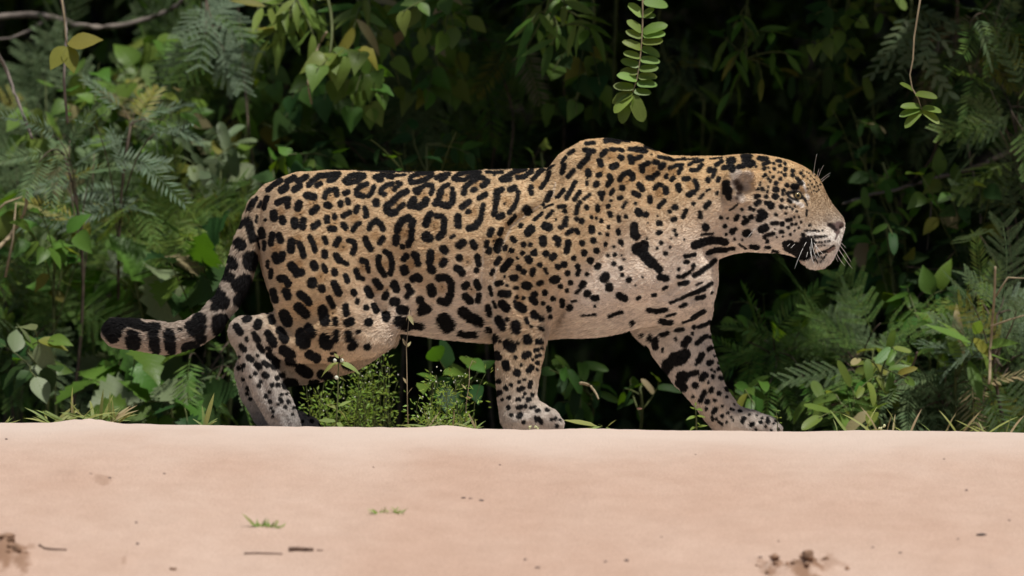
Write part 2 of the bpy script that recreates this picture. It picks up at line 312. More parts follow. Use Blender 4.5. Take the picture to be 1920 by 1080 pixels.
(1280, 400): """46 130 370 220 330;44 220 330 330 305;40 330 310 420 310;36 430 320 480 325;26 280 450 360 415;28 360 415 480 415;18 480 410 580 395;20 20 490 130 470;24 40 555;24 115 595;
26 130 700 210 660;24 210 650 300 590;24 300 590 360 530;10 0 700 120 630;20 10 790 50 780;10 150 810 210 780;16 0 950 80 910 180 870;18 180 870 260 830 320 790;18 150 955 190 940 240 935;
22 0 1040 30 1030;12 320 900 330 890;24 770 375 840 385;14 930 385 970 385;12 1010 420 1070 435;8 630 350 720 400;40 1150 350;66 1190 370 1260 400;76 1280 400 1340 430;72 1330 440 1390 425;
54 1390 470 1370 480;56 1420 370;46 1350 320 1440 330;30 1450 430;10 1500 330;10 1530 330;10 1560 330;10 1595 325;8 1625 320;8 1650 315;8 1520 370;8 1555 365;8 1590 360;8 1500 390;
16 1480 475 1540 450 1620 428 1690 375;9 1500 500;9 1530 490;9 1560 500;9 1590 490;9 1550 540;8 1520 550;9 1480 520;8 1580 525;8 1505 530;8 1610 470""",
(180, 500): """54 1480 110 1510 120;40 1460 30;64 1600 220 1680 150;58 1610 380 1700 290 1730 250;82 1390 350 1420 400;50 1370 270;40 1350 460;90 1130 700 1150 680;70 1180 600;60 1080 680;60 1180 790;
80 1400 620;68 1380 680 1430 600;40 1360 730;58 1030 920 1090 900;22 1150 890;58 830 770 850 900;40 860 950;52 660 740 670 900;40 690 940;36 600 690 700 690;78 430 810 430 860;40 400 760;
48 350 620 470 650;36 470 650 560 690;100 190 700 210 720;70 140 680;80 270 650;60 200 800;14 960 715""",
}
# warmer ground inside the rosettes: centres, in sixths of a pixel
FILL = {
(420, 300): [(1080,235),(1465,215),(1590,350),(1210,420),(850,610),(1480,670),(1710,860),(1010,490),(640,590),(1060,930),(1340,990),(840,900),(600,1000),(1240,720)],
(700, 300): [(540,190),(1080,165),(1640,150),(190,340),(280,500),(560,400),(820,420),(1160,270),(1120,600),(1500,480),(350,830),(700,750),(1340,900),(1850,280)],
(700, 460): [(430,220),(730,160),(1060,190),(780,490),(1110,520),(150,510),(1650,620),(560,700)],
(420, 460): [(850,220),(1100,370),(1820,220),(1720,500),(700,470),(930,680),(1220,760),(1580,250)],
(1000, 250): [(1330,420),(1570,450),(1040,540),(880,260),(1150,270),(1420,680),(1770,600),(760,430),(600,420)],
}
# other colours of the face: name -> strokes
FACE = {
'ear': [((1280,280), "78 600 300;70 720 320;60 640 560;80 600 400;50 560 580;60 700 420")],
'earin': [((1280,280), "44 596 385;54 630 440;40 622 505;24 600 560")],  # shade of the ear hollow, painted over the inner fur
'white': [((1280,280), "16 1195 562 1250 604;28 1290 612 1335 636;16 1395 520 1408 560;14 1345 370 1380 470;12 1230 470 1300 470"),
          ((1280,400), "40 1660 300 1690 270;30 1740 260 1735 320;40 1560 560 1600 540;46 1430 560 1480 580;26 1640 470;20 1400 235 1520 235;14 1420 300 1500 300")],
'nostril': [((1280,280), "24 1645 850 1690 875;18 1690 890 1722 905")],
'nose': [((1280,280), "26 1640 850 1700 860;42 1700 870 1740 870;40 1745 850 1775 850;30 1720 920 1740 930;12 1735 960 1715 1010")],
'pink': [((1280,400), "14 1640 430 1700 390"), ],
'fold': [((0,0), "9 6246 2070 6216 2220 6000 2370 5760 2550 5628 2820 5568 3120 5532 3360 5550 3600 5544 3840;6 5450 2800 5420 3100 5430 3500")],  # pale parted fur and the highlight on the shoulder fold, painted together
'iris': [((1280,280), "17 1235 522 1265 522")],
}

# ------------------------------------------------------------------ the jaguar: one continuous skin grown from a distance field
# field coordinates: x = photo u, y = depth (negative = near side), z = -photo v, all in photo pixels of 1/760 m
GU0, GU1, GY0, GY1, GZ0, GZ1, GH = 178.0, 1596.0, -158.0, 158.0, -826.0, -250.0, 2.7
gx = np.arange(GU0, GU1, GH, dtype=np.float32)
gy = np.arange(GY0, GY1, GH, dtype=np.float32)
gz = np.arange(GZ0, GZ1, GH, dtype=np.float32)
FLD = np.full((len(gx), len(gy), len(gz)), 60.0, dtype=np.float32)

def sub(x0, x1, y0, y1, z0, z1, m=45):
    def sl(g, a, b):
        i0 = int(np.clip(np.searchsorted(g, a - m), 0, len(g))); i1 = int(np.clip(np.searchsorted(g, b + m), 0, len(g)))
        return slice(i0, i1)
    sx, sy, sz = sl(gx, x0, x1), sl(gy, y0, y1), sl(gz, z0, z1)
    return (sx, sy, sz), gx[sx][:, None, None], gy[sy][None, :, None], gz[sz][None, None, :]

def smin(a, b, k):
    h = np.maximum(k - np.abs(a - b), 0) / k
    return np.minimum(a, b) - h * h * h * k / 6

def add_field(s, d, k):
    FLD[s] = smin(FLD[s], d.astype(np.float32), k)

def cut_field(s, d, k):
    FLD[s] = -smin(-FLD[s], d.astype(np.float32), k)

def chain(pts, k=14):
    """limb: tapered segments through (u, v, y, r, lateral squash)"""
    pts = [tuple(p) + ((1.0,) if len(p) == 4 else ()) for p in pts]
    a = np.array(pts, float)
    rm = (a[:, 3] * np.maximum(1, a[:, 4])).max()
    s, X, Y, Z = sub(a[:, 0].min() - rm, a[:, 0].max() + rm, a[:, 2].min() - rm, a[:, 2].max() + rm, (-a[:, 1]).min() - rm, (-a[:, 1]).max() + rm)
    D = None
    for p, q in zip(pts[:-1], pts[1:]):
        ax, az, ay, ar, asq = p[0], -p[1], p[2], p[3], p[4]
        bx, bz, by, br, bsq = q[0], -q[1], q[2], q[3], q[4]
        dx, dy, dz = bx - ax, by - ay, bz - az
        L2 = dx * dx + dy * dy + dz * dz
        t = np.clip(((X - ax) * dx + (Y - ay) * dy + (Z - az) * dz) / L2, 0, 1)
        sq = asq + t * (bsq - asq)
        d = np.sqrt((X - ax - t * dx) ** 2 + ((Y - ay - t * dy) / sq) ** 2 + (Z - az - t * dz) ** 2) - (ar + t * (br - ar))
        D = d if D is None else np.minimum(D, d)
    add_field(s, D, k)

def ellipsoid(c, r, k=12, tilt=0.0, yaw=0.0, cut=False):
    """c = (u, v, y), r = (ru, rv, ry); tilt turns it in the picture plane, yaw about the vertical"""
    rm = max(r)
    s, X, Y, Z = sub(c[0] - rm, c[0] + rm, c[2] - rm, c[2] + rm, -c[1] - rm, -c[1] + rm)
    x, y, z = X - c[0], Y - c[2], Z + c[1]
    if yaw:
        x, y = x * math.cos(yaw) + y * math.sin(yaw), -x * math.sin(yaw) + y * math.cos(yaw)
    if tilt:
        x, z = x * math.cos(tilt) + z * math.sin(tilt), -x * math.sin(tilt) + z * math.cos(tilt)
    k0 = np.sqrt((x / r[0]) ** 2 + (y / r[2]) ** 2 + (z / r[1]) ** 2) + 1e-6
    k1 = np.sqrt((x / r[0] ** 2) ** 2 + (y / r[2] ** 2) ** 2 + (z / r[1] ** 2) ** 2) + 1e-9
    d = k0 * (k0 - 1) / k1
    (cut_field if cut else add_field)(s, d, k)

def loft(st, k=14, sig=5, p=2.0):
    """body of varying section along u: stations (u, v top, v bottom, v of greatest width, half width)"""
    st = np.array(st, float)
    us = np.arange(st[0, 0], st[-1, 0] + 0.5, 1.0)
    cols = []
    ker = np.exp(-0.5 * (np.arange(-4 * sig, 4 * sig + 1) / sig) ** 2); ker /= ker.sum()
    for j in range(1, 5):
        c = np.interp(us, st[:, 0], st[:, j])
        pad = 4 * sig
        e = np.concatenate([2 * c[0] - c[pad:0:-1], c, 2 * c[-1] - c[-2:-pad - 2:-1]])
        cols.append(np.convolve(e, ker, 'valid'))
    vt, vb, vm, w = cols
    s, X, Y, Z = sub(us[0], us[-1], -w.max(), w.max(), -vb.max(), -vt.min())
    xx = X[:, 0, 0]
    f = lambda c: np.interp(xx, us, c)[:, None, None].astype(np.float32)
    T, B, M, W = -f(vt), -f(vb), -f(vm), np.maximum(f(w), 2)
    M = np.clip(M, B + 1, T - 1)
    dz = Z - M
    H = np.where(dz > 0, np.maximum(T - M, 1.5), np.maximum(M - B, 1.5))
    if p == 2.0:
        k0 = np.sqrt((dz / H) ** 2 + (Y / W) ** 2) + 1e-6
    else:
        k0 = ((np.abs(dz) / H) ** p + (np.abs(Y) / W) ** p) ** (1 / p) + 1e-6
    k1 = np.sqrt((dz / H ** 2) ** 2 + (Y / W ** 2) ** 2) + 1e-6
    d = np.where(k0 < 0.05, -np.minimum(H, W), k0 * (k0 - 1) / k1)
    out = np.maximum(us[0] - X, X - us[-1])
    d = np.where(out > 0, np.maximum(d, 0) + out + 1, d)
    # flatten the field where the ends close steeply
    sl = np.abs(np.gradient(np.interp(xx, us, vt), xx)) + np.abs(np.gradient(np.interp(xx, us, vb), xx))
    d = d / np.sqrt(1 + np.minimum(sl, 6)[:, None, None] ** 2 * 0.35)
    add_field(s, d, k)

# trunk
loft([(485,418,440,430,16),(488,392,490,430,48),(494,366,525,432,64),(502,351,545,436,76),(520,336,575,440,90),(560,323,598,450,98),(620,319,612,455,104),(700,319.5,618,460,102),
      (760,321.5,622,470,106),(850,321,635,482,120),(920,318.5,641,486,118),(1000,316,637,480,108),(1060,312,630,470,112),(1120,306,623,462,108),
      (1180,300,613,455,104),(1240,299,604,455,100),(1285,307,600,465,90),(1312,332,594,472,74),(1328,385,580,482,54),(1338,450,560,500,34),(1343,490,535,512,14)], k=10, sig=5)
# neck and skull
loft([(1150,335,565,440,50),(1200,302,552,425,84),(1250,294.5,530,412,86),(1300,296,507,402,82),(1340,293.5,488,392,79),(1370,290.5,476,386,80),(1400,289.5,471,384,80),
      (1430,291,471.5,386,78),(1460,296,474,390,72),(1480,301,478,394,64),(1500,309,485,400,53),(1515,317,492,406,45),(1530,328,498,412,39),(1540,341,500,420,36),
      (1547,360,498,430,35),(1556,376,492,434,33),(1564,388,482,436,30),(1572,397,468,432,25),(1578,404.5,448,427,18),(1582,411,434,423,9),(1584.5,419,425,422,3)], k=26, sig=3)
# shoulder blades and shoulders
for sgn in (-1, 1):
    chain([(1066,340,46*sgn,44,.62),(1078,322,44*sgn,42,.66),(1106,306,42*sgn,42,.74),(1142,304,40*sgn,43,.78),(1184,311,40*sgn,43,.8),(1232,324,38*sgn,35,.9)], k=15)
    chain([(1078,330,50*sgn,40,.7),(1056,390,66*sgn,44,.7),(1010,440,82*sgn,50,.6)], k=26)
    chain([(1150,318,50*sgn,44,.8),(1128,370,62*sgn,62,.75),(1080,430,80*sgn,80,.64),(1025,488,90*sgn,88,.60),(988,550,88*sgn,62,.72)], k=8)
    chain([(1150,360,66*sgn,50,.7),(1190,440,74*sgn,52,.62),(1180,505,72*sgn,60,.6),(1090,540,76*sgn,60,.62)], k=26)
# chest
ellipsoid((1270,530,0),(72,72,80),k=26)
ellipsoid((1100,575,0),(110,50,80),k=22)
# near foreleg, standing
NF = -80
chain([(1010,505,NF-2,72,.62),(984,560,NF,61,.72),(977,610,NF,53,.78),(974,660,NF+2,47,.82),(970,705,NF+4,39,.88),(968,742,NF+5,35.5,.95),(975,775,NF+5,37,1.0)], k=12)
def paw(u, v, y, L, r, w):
    """broad paw: pad mass and four toes, pointing to +u"""
    chain([(u,v-4,y,r*1.1,1.15),(u+L*.45,v,y,r*.98,1.35),(u+L*.72,v+3,y,r*.82,1.45)], k=10)
    for i, t in enumerate((-1.15,-.4,.4,1.15)):
        dl = 0.05*L if abs(t) < 1 else -0.04*L
        chain([(u+L*.5,v-2,y+t*w*.8,r*.55),(u+L*.84+dl,v-1,y+t*w,r*.52),(u+L+dl,v+8,y+t*w,r*.42)], k=5)
paw(976,787,NF+5,62,33,20)
# far foreleg, reaching forward
FF = 72
chain([(1230,520,56,84,.62),(1256,575,60,82,.62),(1276,635,66,58,.74),(1300,688,70,47,.82),(1328,735,FF,36,.95),(1350,768,FF,33,1),(1366,792,FF,30,1)], k=20)
paw(1374,797,FF,78,28,19)
# hind quarters
for sgn in (-1, 1):
    chain([(575,425,56*sgn,80,.6),(583,470,64*sgn,90,.60),(597,540,68*sgn,91,.58),(620,585,70*sgn,80,.56),(660,612,68*sgn,56,.55)], k=20)
NH = -66
chain([(612,560,NH-4,84,.5),(640,606,NH-4,70,.52),(676,624,NH-2,47,.6),(706,628,NH,30,.75)], k=16)
chain([(690,628,NH,38,.7),(625,628,NH,53,.62),(560,630,NH,50,.62),(505,627,NH,40,.62),(463,627,NH,30,.6)], k=14)
chain([(462,622,NH,30,.62),(470,645,NH,29,.62),(487,690,NH,30.5,.72),(509,738,NH,31,.85),(527,773,NH,29.5,1),(537,798,NH,28,1.1)], k=10)
for t in (-1.1,-.37,.37,1.1):
    chain([(528,778,NH+t*17,16),(542,795,NH+t*19,15),(546,812,NH+t*19,13)], k=4)
FHY = 66
chain([(640,560,FHY,78,.52),(690,610,FHY,50,.62),(712,620,FHY,34,.75)], k=16)
chain([(705,622,FHY,40,.7),(645,650,FHY,49,.62),(582,674,FHY,46,.62),(525,688,FHY,39,.62),(472,694,FHY,31,.6)], k=12)
chain([(470,694,FHY,31,.62),(478,735,FHY,29,.75),(500,775,FHY,28,.9),(516,793,FHY,26,1)], k=10)
paw(528,797,FHY,62,25,18)
# groin fold between belly and thigh
chain([(764,555,-86,26,.5),(742,598,-78,18,.5),(722,622,-68,14,.6)], k=30)
# tail
TAIL = [(512,372,0,29),(492,392,-4,27),(478,424,-10,26),(467,455,-16,26),(457,490,-22,26),(446,525,-28,25),(426,566,-34,24.5),(398,602,-38,24.5),(362,626,-40,26),(322,636,-40,28),
        (280,632,-38,29),(245,627,-36,28.5),(221,625,-34,27)]
chain(TAIL, k=10)
# head
for sgn in (-1, 1):
    ellipsoid((1462,392,40*sgn),(38,30,34),k=18,tilt=.2)            # cheek bone
    ellipsoid((1440,430,34*sgn),(52,40,42),k=22,tilt=.25)           # jaw muscle
    chain([(1462,352,46*sgn,11),(1484,347,45*sgn,11),(1506,353,37*sgn,10),(1520,366,29*sgn,8)], k=9)   # brow
    chain([(1474,386,56*sgn,6),(1492,392,52*sgn,6),(1510,388,42*sgn,6)], k=8)                        # lower lid
    ellipsoid((1541,449,20*sgn),(30,27,25),k=7)                      # whisker pad
    ellipsoid((1515,448,31*sgn),(24,26,16),k=14)
    # ear
    ellipsoid((1385,350,76*sgn),(33,36,27),k=9,tilt=-.1,yaw=.35*sgn)
    ellipsoid((1399,353,106*sgn),(26,31,34),k=5,tilt=-.1,yaw=.45*sgn,cut=True)
    # eye socket
    ellipsoid((1495,369,60*sgn),(14,7.0,16),k=3,cut=True,tilt=-.42)
ellipsoid((1528,479,0),(27,24,23),k=9)                              # chin
ellipsoid((1545,399,0),(28,16,18),k=12,tilt=-.9)                   # bridge of the nose
ellipsoid((1568,422,0),(15,18,21),k=6)                              # nose leather
for sgn in (-1, 1):
    ellipsoid((1577,426,15*sgn),(7,4,7),k=4,cut=True,tilt=.5)       # nostril
    chain([(1500,482,46*sgn,3),(1530,474,40*sgn,3),(1558,464,26*sgn,3)], k=2) if False else None
# folds in the loose skin and hollows between muscles, cut along the near and the far surface
def surf_y(u, v, sgn):
    """depth of the outermost skin at (u, v) on one side"""
    a = int(np.clip((u - GU0) / GH, 0, len(gx) - 1)); c = int(np.clip((-v - GZ0) / GH, 0, len(gz) - 1))
    col = np.nonzero(FLD[a, :, c] < 0)[0]
    if not len(col): return None
    return float(gy[col[0] if sgn < 0 else col[-1]])
def crease(pts, r, k, depth=.35, both=True):
    for sgn in ((-1, 1) if both else (-1,)):
        cs = []
        for p0, p1 in zip(pts[:-1], pts[1:]):
            n = max(2, int(math.dist(p0, p1) / (r * .6)))
            for t in np.linspace(0, 1, n, endpoint=False):
                u, v = lerp(p0[0], p1[0], t), lerp(p0[1], p1[1], t)
                y = surf_y(u, v, sgn)
                if y is not None: cs.append((u, v, y + sgn * r * (1 - depth)))
        if len(cs) > 4:
            a = np.array(cs); ker = np.ones(5) / 5
            a[2:-2, 2] = np.convolve(a[:, 2], ker, 'valid'); cs = [tuple(q) for q in a]
        for i, c in enumerate(cs):
            w = math.sin(math.pi * (i + .5) / len(cs)) ** .6
            ellipsoid((c[0], c[1], c[2] + sgn * (1 - w) * (r * depth + k * .35)), (r, r, r), k=k, cut=True)
crease([(1050,318),(1044,345),(1030,372),(1000,396),(964,424),(941,462),(929,510),(921,560),(916,605)], 13, 12, .95)
crease([(908,450),(902,510),(902,570),(908,622)], 9, 12, .3)
crease([(752,440),(746,500),(738,560),(732,600)], 22, 26, .38)
crease([(1258,320),(1240,390),(1222,450),(1190,500)], 16, 22, .35)
crease([(1060,545),(1046,590),(1038,628)], 11, 12, .8)
crease([(1165,330),(1140,400),(1105,450)], 18, 22, .28)
crease([(535,612),(590,596),(650,566)], 16, 20, .2)
crease([(500,590),(530,610),(560,640)], 10, 14, .2)
crease([(1325,478),(1345,480),(1372,466)], 8, 14, .4)
crease([(1362,400),(1372,430),(1395,452)], 10, 16, .1)
crease([(1470,372),(1482,386),(1500,392),(1514,384)], 4, 7, .4)
crease([(1478,358),(1494,355),(1510,364)], 4, 7, .35)
for t0 in range(3):
    crease([(1235 + t0 * 22, 560 + t0 * 6), (1270 + t0 * 14, 540 + t0 * 10), (1305, 508 + t0 * 26)], 8, 10, .12)
for t0 in range(3):
    crease([(968 + 28 * t0, 520 + 4 * t0), (966 + 24 * t0, 560), (980 + 16 * t0, 600)], 10, 14, .12)
crease([(1504,484),(1522,478),(1540,472),(1556,467),(1567,458)], 3.2, 3, .8)
crease([(1549,412),(1555,427),(1566,441)], 3.5, 6, .5)
for pu in ((1030,776,1036,790,1036,808), (1008,780,1013,792,1014,808), (1424,778,1431,790,1433,808), (1447,779,1453,790,1455,808), (1402,782,1408,794,1409,808), (534,775,541,790,543,806)):
    crease([pu[0:2], pu[2:4], pu[4:6]], 4.5, 6, .6, False)
crease([(1004,762),(985,772),(958,774)], 6, 12, .3, False)
crease([(470,655),(492,715),(512,768)], 8, 12, .2, False)
crease([(1300,700),(1330,752),(1352,782)], 9, 14, .15, False)

# ---- surface nets
def surface_nets(F, x0, y0, z0, h):
    Sg = F < 0
    c = np.zeros(tuple(n - 1 for n in F.shape), np.uint8)
    for i in (0, 1):
        for j in (0, 1):
            for k in (0, 1):
                c += Sg[i:F.shape[0]-1+i, j:F.shape[1]-1+j, k:F.shape[2]-1+k]
    act = (c > 0) & (c < 8)
    I, J, K = np.nonzero(act)
    ids = np.full(c.shape, -1, np.int32); ids[I, J, K] = np.arange(len(I))
    acc = np.zeros((len(I), 3)); cnt = np.zeros(len(I))
    cor = [(i, j, k) for i in (0, 1) for j in (0, 1) for k in (0, 1)]
    val = {q: F[I + q[0], J + q[1], K + q[2]].astype(float) for q in cor}
    for a in cor:
        for ax in range(3):
            if a[ax] == 0:
                b = list(a); b[ax] = 1; b = tuple(b)
                fa, fb = val[a], val[b]
                cr = (fa < 0) != (fb < 0)
                t = np.where(cr, fa / np.where(cr, fa - fb, 1), 0)
                pt = np.zeros((len(I), 3)); pt[:] = a; pt[:, ax] = t
                acc += pt * cr[:, None]; cnt += cr
    V = acc / cnt[:, None] + np.stack([I, J, K], 1)
    V = V * h + np.array([x0, y0, z0])
    quads = []
    for ax in range(3):
        o = [0, 0, 0]; o[ax] = 1
        A = Sg[tuple(slice(0, n - oo) for n, oo in zip(Sg.shape, o))]
        B = Sg[tuple(slice(oo, n) for n, oo in zip(Sg.shape, o))]
        i, j, k = np.nonzero(A != B)
        sgn = A[i, j, k]
        p, q = [(1, 2), (2, 0), (0, 1)][ax]
        idx = [i, j, k]
        def cell(dp, dq):
            w = [x.copy() for x in idx]; w[p] = w[p] - dp; w[q] = w[q] - dq
            return ids[w[0], w[1], w[2]]
        Q = np.stack([cell(1, 1), cell(0, 1), cell(0, 0), cell(1, 0)], 1)
        Q[~sgn] = Q[~sgn][:, ::-1]
        quads.append(Q)
    return V, np.concatenate(quads)

JV, JF = surface_nets(FLD, GU0, GY0, GZ0, GH)
del FLD
# keep the largest connected piece, relax a little
def relax(V, F, it, lam=0.5):
    E = np.concatenate([F[:, [0, 1]], F[:, [1, 2]], F[:, [2, 3]], F[:, [3, 0]]])
    deg = np.bincount(E[:, 0], minlength=len(V)) + 0.0
    for _ in range(it):
        s = np.stack([np.bincount(E[:, 0], V[E[:, 1], a], minlength=len(V)) for a in range(3)], 1)
        V = V + lam * (s / np.maximum(deg, 1)[:, None] - V)
    return V
JV = relax(JV, JF, 3)
# slight unevenness of muscle and skin
_n = (fbm(JV[:, 0] / 62, JV[:, 2] / 48 + JV[:, 1] / 60, 2) - 0.37)
_fa = smoothstep(1480, 1380, JV[:, 0])
_nx = np.zeros_like(JV)
def face_normals(V, F):
    n = np.cross(V[F[:, 2]] - V[F[:, 0]], V[F[:, 3]] - V[F[:, 1]])
    return n / (np.linalg.norm(n, axis=1)[:, None] + 1e-9)
def vert_normals(V, F):
    fn = face_normals(V, F)
    n = np.zeros_like(V)
    for k in range(4):
        for a in range(3):
            n[:, a] += np.bincount(F[:, k], fn[:, a], minlength=len(V))
    return n / (np.linalg.norm(n, axis=1)[:, None] + 1e-9)
JN = vert_normals(JV, JF)
JV = JV + JN * (_n * 8.0 * _fa)[:, None]
JN = vert_normals(JV, JF)

# ---- coat maps drawn on a side-view sheet (u, v), two samples per pixel
MU0, MV0, MW, MH, MR = 170, 245, 1440, 590, 2
def strokes_of(origin, text):
    for st in text.replace('\n', '').split(';'):
        a = [float(x) for x in st.split()]
        if len(a) < 3: continue
        w = a[0] / 6
        pts = [(origin[0] + a[i] / 6, origin[1] + a[i + 1] / 6) for i in range(1, len(a) - 1, 2)]
        yield w, pts

def draw(mp, w, pts):
    if len(pts) == 1: pts = pts * 2
    for (ax, ay), (bx, by) in zip(pts[:-1], pts[1:]):
        m = w + 6
        i0, i1 = int((min(ax, bx) - m - MU0) * MR), int((max(ax, bx) + m - MU0) * MR) + 1
        j0, j1 = int((min(ay, by) - m - MV0) * MR), int((max(ay, by) + m - MV0) * MR) + 1
        i0, j0 = max(i0, 0), max(j0, 0); i1, j1 = min(i1, MW * MR), min(j1, MH * MR)
        if i1 <= i0 or j1 <= j0: continue
        X = (np.arange(i0, i1) / MR + MU0)[:, None]; Y = (np.arange(j0, j1) / MR + MV0)[None, :]
        dx, dy = bx - ax, by - ay
        L = dx * dx + dy * dy
        t = np.clip(((X - ax) * dx + (Y - ay) * dy) / L, 0, 1) if L > 0 else 0
        d = np.sqrt((X - ax - t * dx) ** 2 + (Y - ay - t * dy) ** 2) - w
        mp[i0:i1, j0:j1] = np.minimum(mp[i0:i1, j0:j1], d)

spot_map = np.full((MW * MR, MH * MR), 6.0, np.float32)
for org, txt in COAT.items():
    for w, pts in strokes_of(org, txt):
        draw(spot_map, w, pts)
_dr = random.Random(4)
for org, lst in FILL.items():
    for x, y in lst:
        if _dr.random() < .6:
            draw(spot_map, _dr.uniform(.6, 1.5), [(org[0] + x / 6 + _dr.uniform(-3, 3), org[1] + y / 6 + _dr.uniform(-3, 3))])
face_maps = {}
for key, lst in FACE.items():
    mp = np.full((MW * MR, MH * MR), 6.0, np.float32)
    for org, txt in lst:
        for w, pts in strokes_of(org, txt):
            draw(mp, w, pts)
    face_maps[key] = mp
fill_map = np.full((MW * MR, MH * MR), 30.0, np.float32)
for org, lst in FILL.items():
    for x, y in lst:
        cx, cy = org[0] + x / 6, org[1] + y / 6
        i0, i1 = int((cx - 30 - MU0) * MR), int((cx + 30 - MU0) * MR)
        j0, j1 = int((cy - 30 - MV0) * MR), int((cy + 30 - MV0) * MR)
        X = (np.arange(i0, i1) / MR + MU0)[:, None]; Y = (np.arange(j0, j1) / MR + MV0)[None, :]
        fill_map[i0:i1, j0:j1] = np.minimum(fill_map[i0:i1, j0:j1], np.sqrt((X - cx) ** 2 + (Y - cy) ** 2))

def samp(mp, u, v):
    x = np.clip((u - MU0) * MR, 0, MW * MR - 2); y = np.clip((v - MV0) * MR, 0, MH * MR - 2)
    i, j = x.astype(int), y.astype(int); fx, fy = x - i, y - j
    return (mp[i, j] * (1 - fx) + mp[i + 1, j] * fx) * (1 - fy) + (mp[i, j + 1] * (1 - fx) + mp[i + 1, j + 1] * fx) * fy

TANC, GOLD, PALE, WHIT, GREY, BROW, DGRY = (.58,.42,.252), (.575,.395,.21), (.77,.67,.575), (.84,.80,.75), (.48,.43,.385), (.31,.225,.145), (.25,.235,.225)  # leg greys: grey fur with the shade under the body mixed in
def mixc(a, b, t=.5): return tuple(lerp(x, y, t) for x, y in zip(a, b))
TP, TG, TAILC = mixc(TANC, PALE), mixc(TANC, GREY), (.42,.345,.28)
BASE = [(500,400,TANC),(560,340,TANC),(700,330,TANC),(850,330,TANC),(1000,330,TANC),(620,420,TANC),(720,420,TANC),(850,430,TANC),(950,430,TANC),(560,500,TANC),(650,520,TANC),
 (780,520,TANC),(880,540,TP),(700,570,TP),(750,600,PALE),(850,620,PALE),(910,600,PALE),(560,600,TANC),(630,640,TANC),(590,650,TANC),(690,640,TP),(460,620,TG),(440,610,GREY),(480,680,GREY),
 (510,740,GREY),(540,790,DGRY),(590,790,DGRY),(620,700,TP),(1150,300,GOLD),(1070,330,TANC),(1130,400,TANC),(1050,450,TANC),(980,500,TANC),(1000,560,TANC),(960,620,TANC),
 (980,680,TANC),(970,722,TG),(970,760,GREY),(1000,790,GREY),(1250,330,GOLD),(1320,330,GOLD),(1250,400,TANC),(1320,420,TP),(1200,470,TP),(1200,520,PALE),(1280,480,PALE),
 (1300,560,PALE),(1120,570,PALE),(1150,600,PALE),(1060,605,PALE),(1320,520,PALE),(1230,620,PALE),(1290,650,mixc(PALE,GREY)),(1320,720,mixc(PALE,GREY)),(1350,760,TP),(1400,790,GREY),
 (1450,800,GREY),(1380,300,GOLD),(1450,310,GOLD),(1500,330,GOLD),(1430,370,GOLD),(1470,400,TANC),(1400,425,PALE),(1440,440,WHIT),(1480,432,WHIT),(1460,415,TP),(1350,400,TANC),(1360,450,PALE),(1395,445,PALE),
 (1420,465,mixc(PALE,WHIT)),(1543,388,BROW),(1560,405,BROW),(1528,425,mixc(BROW,TANC)),(1550,440,WHIT),(1555,455,WHIT),(1540,495,(.66,.58,.52)),(1500,480,PALE),(1535,352,mixc(GOLD,BROW)),
 (480,400,TAILC),(440,520,TAILC),(380,600,TAILC),(280,650,TAILC),(220,620,TAILC),(1515,400,mixc(BROW,TANC,.4))]
_b = np.array([(a, b, *c) for a, b, c in BASE])
_gu, _gv = np.meshgrid(np.arange(MU0, MU0 + MW + 8, 8.0), np.arange(MV0, MV0 + MH + 8, 8.0), indexing='ij')
_w = np.exp(-((_gu[..., None] - _b[:, 0]) ** 2 + (_gv[..., None] - _b[:, 1]) ** 2) / (2 * np.where(_b[:, 0] > 1470, 22, 40) ** 2)) + 1e-12
base_map = (_w[..., None] * _b[:, 2:]).sum(2) / _w.sum(2)[..., None]
def base_at(u, v):
    x = np.clip((u - MU0) / 8, 0, base_map.shape[0] - 1.001); y = np.clip((v - MV0) / 8, 0, base_map.shape[1] - 1.001)
    i, j = x.astype(int), y.astype(int); fx, fy = (x - i)[:, None], (y - j)[:, None]
    return (base_map[i, j] * (1 - fx) + base_map[i + 1, j] * fx) * (1 - fy) + (base_map[i, j + 1] * (1 - fx) + base_map[i + 1, j + 1] * fx) * fy

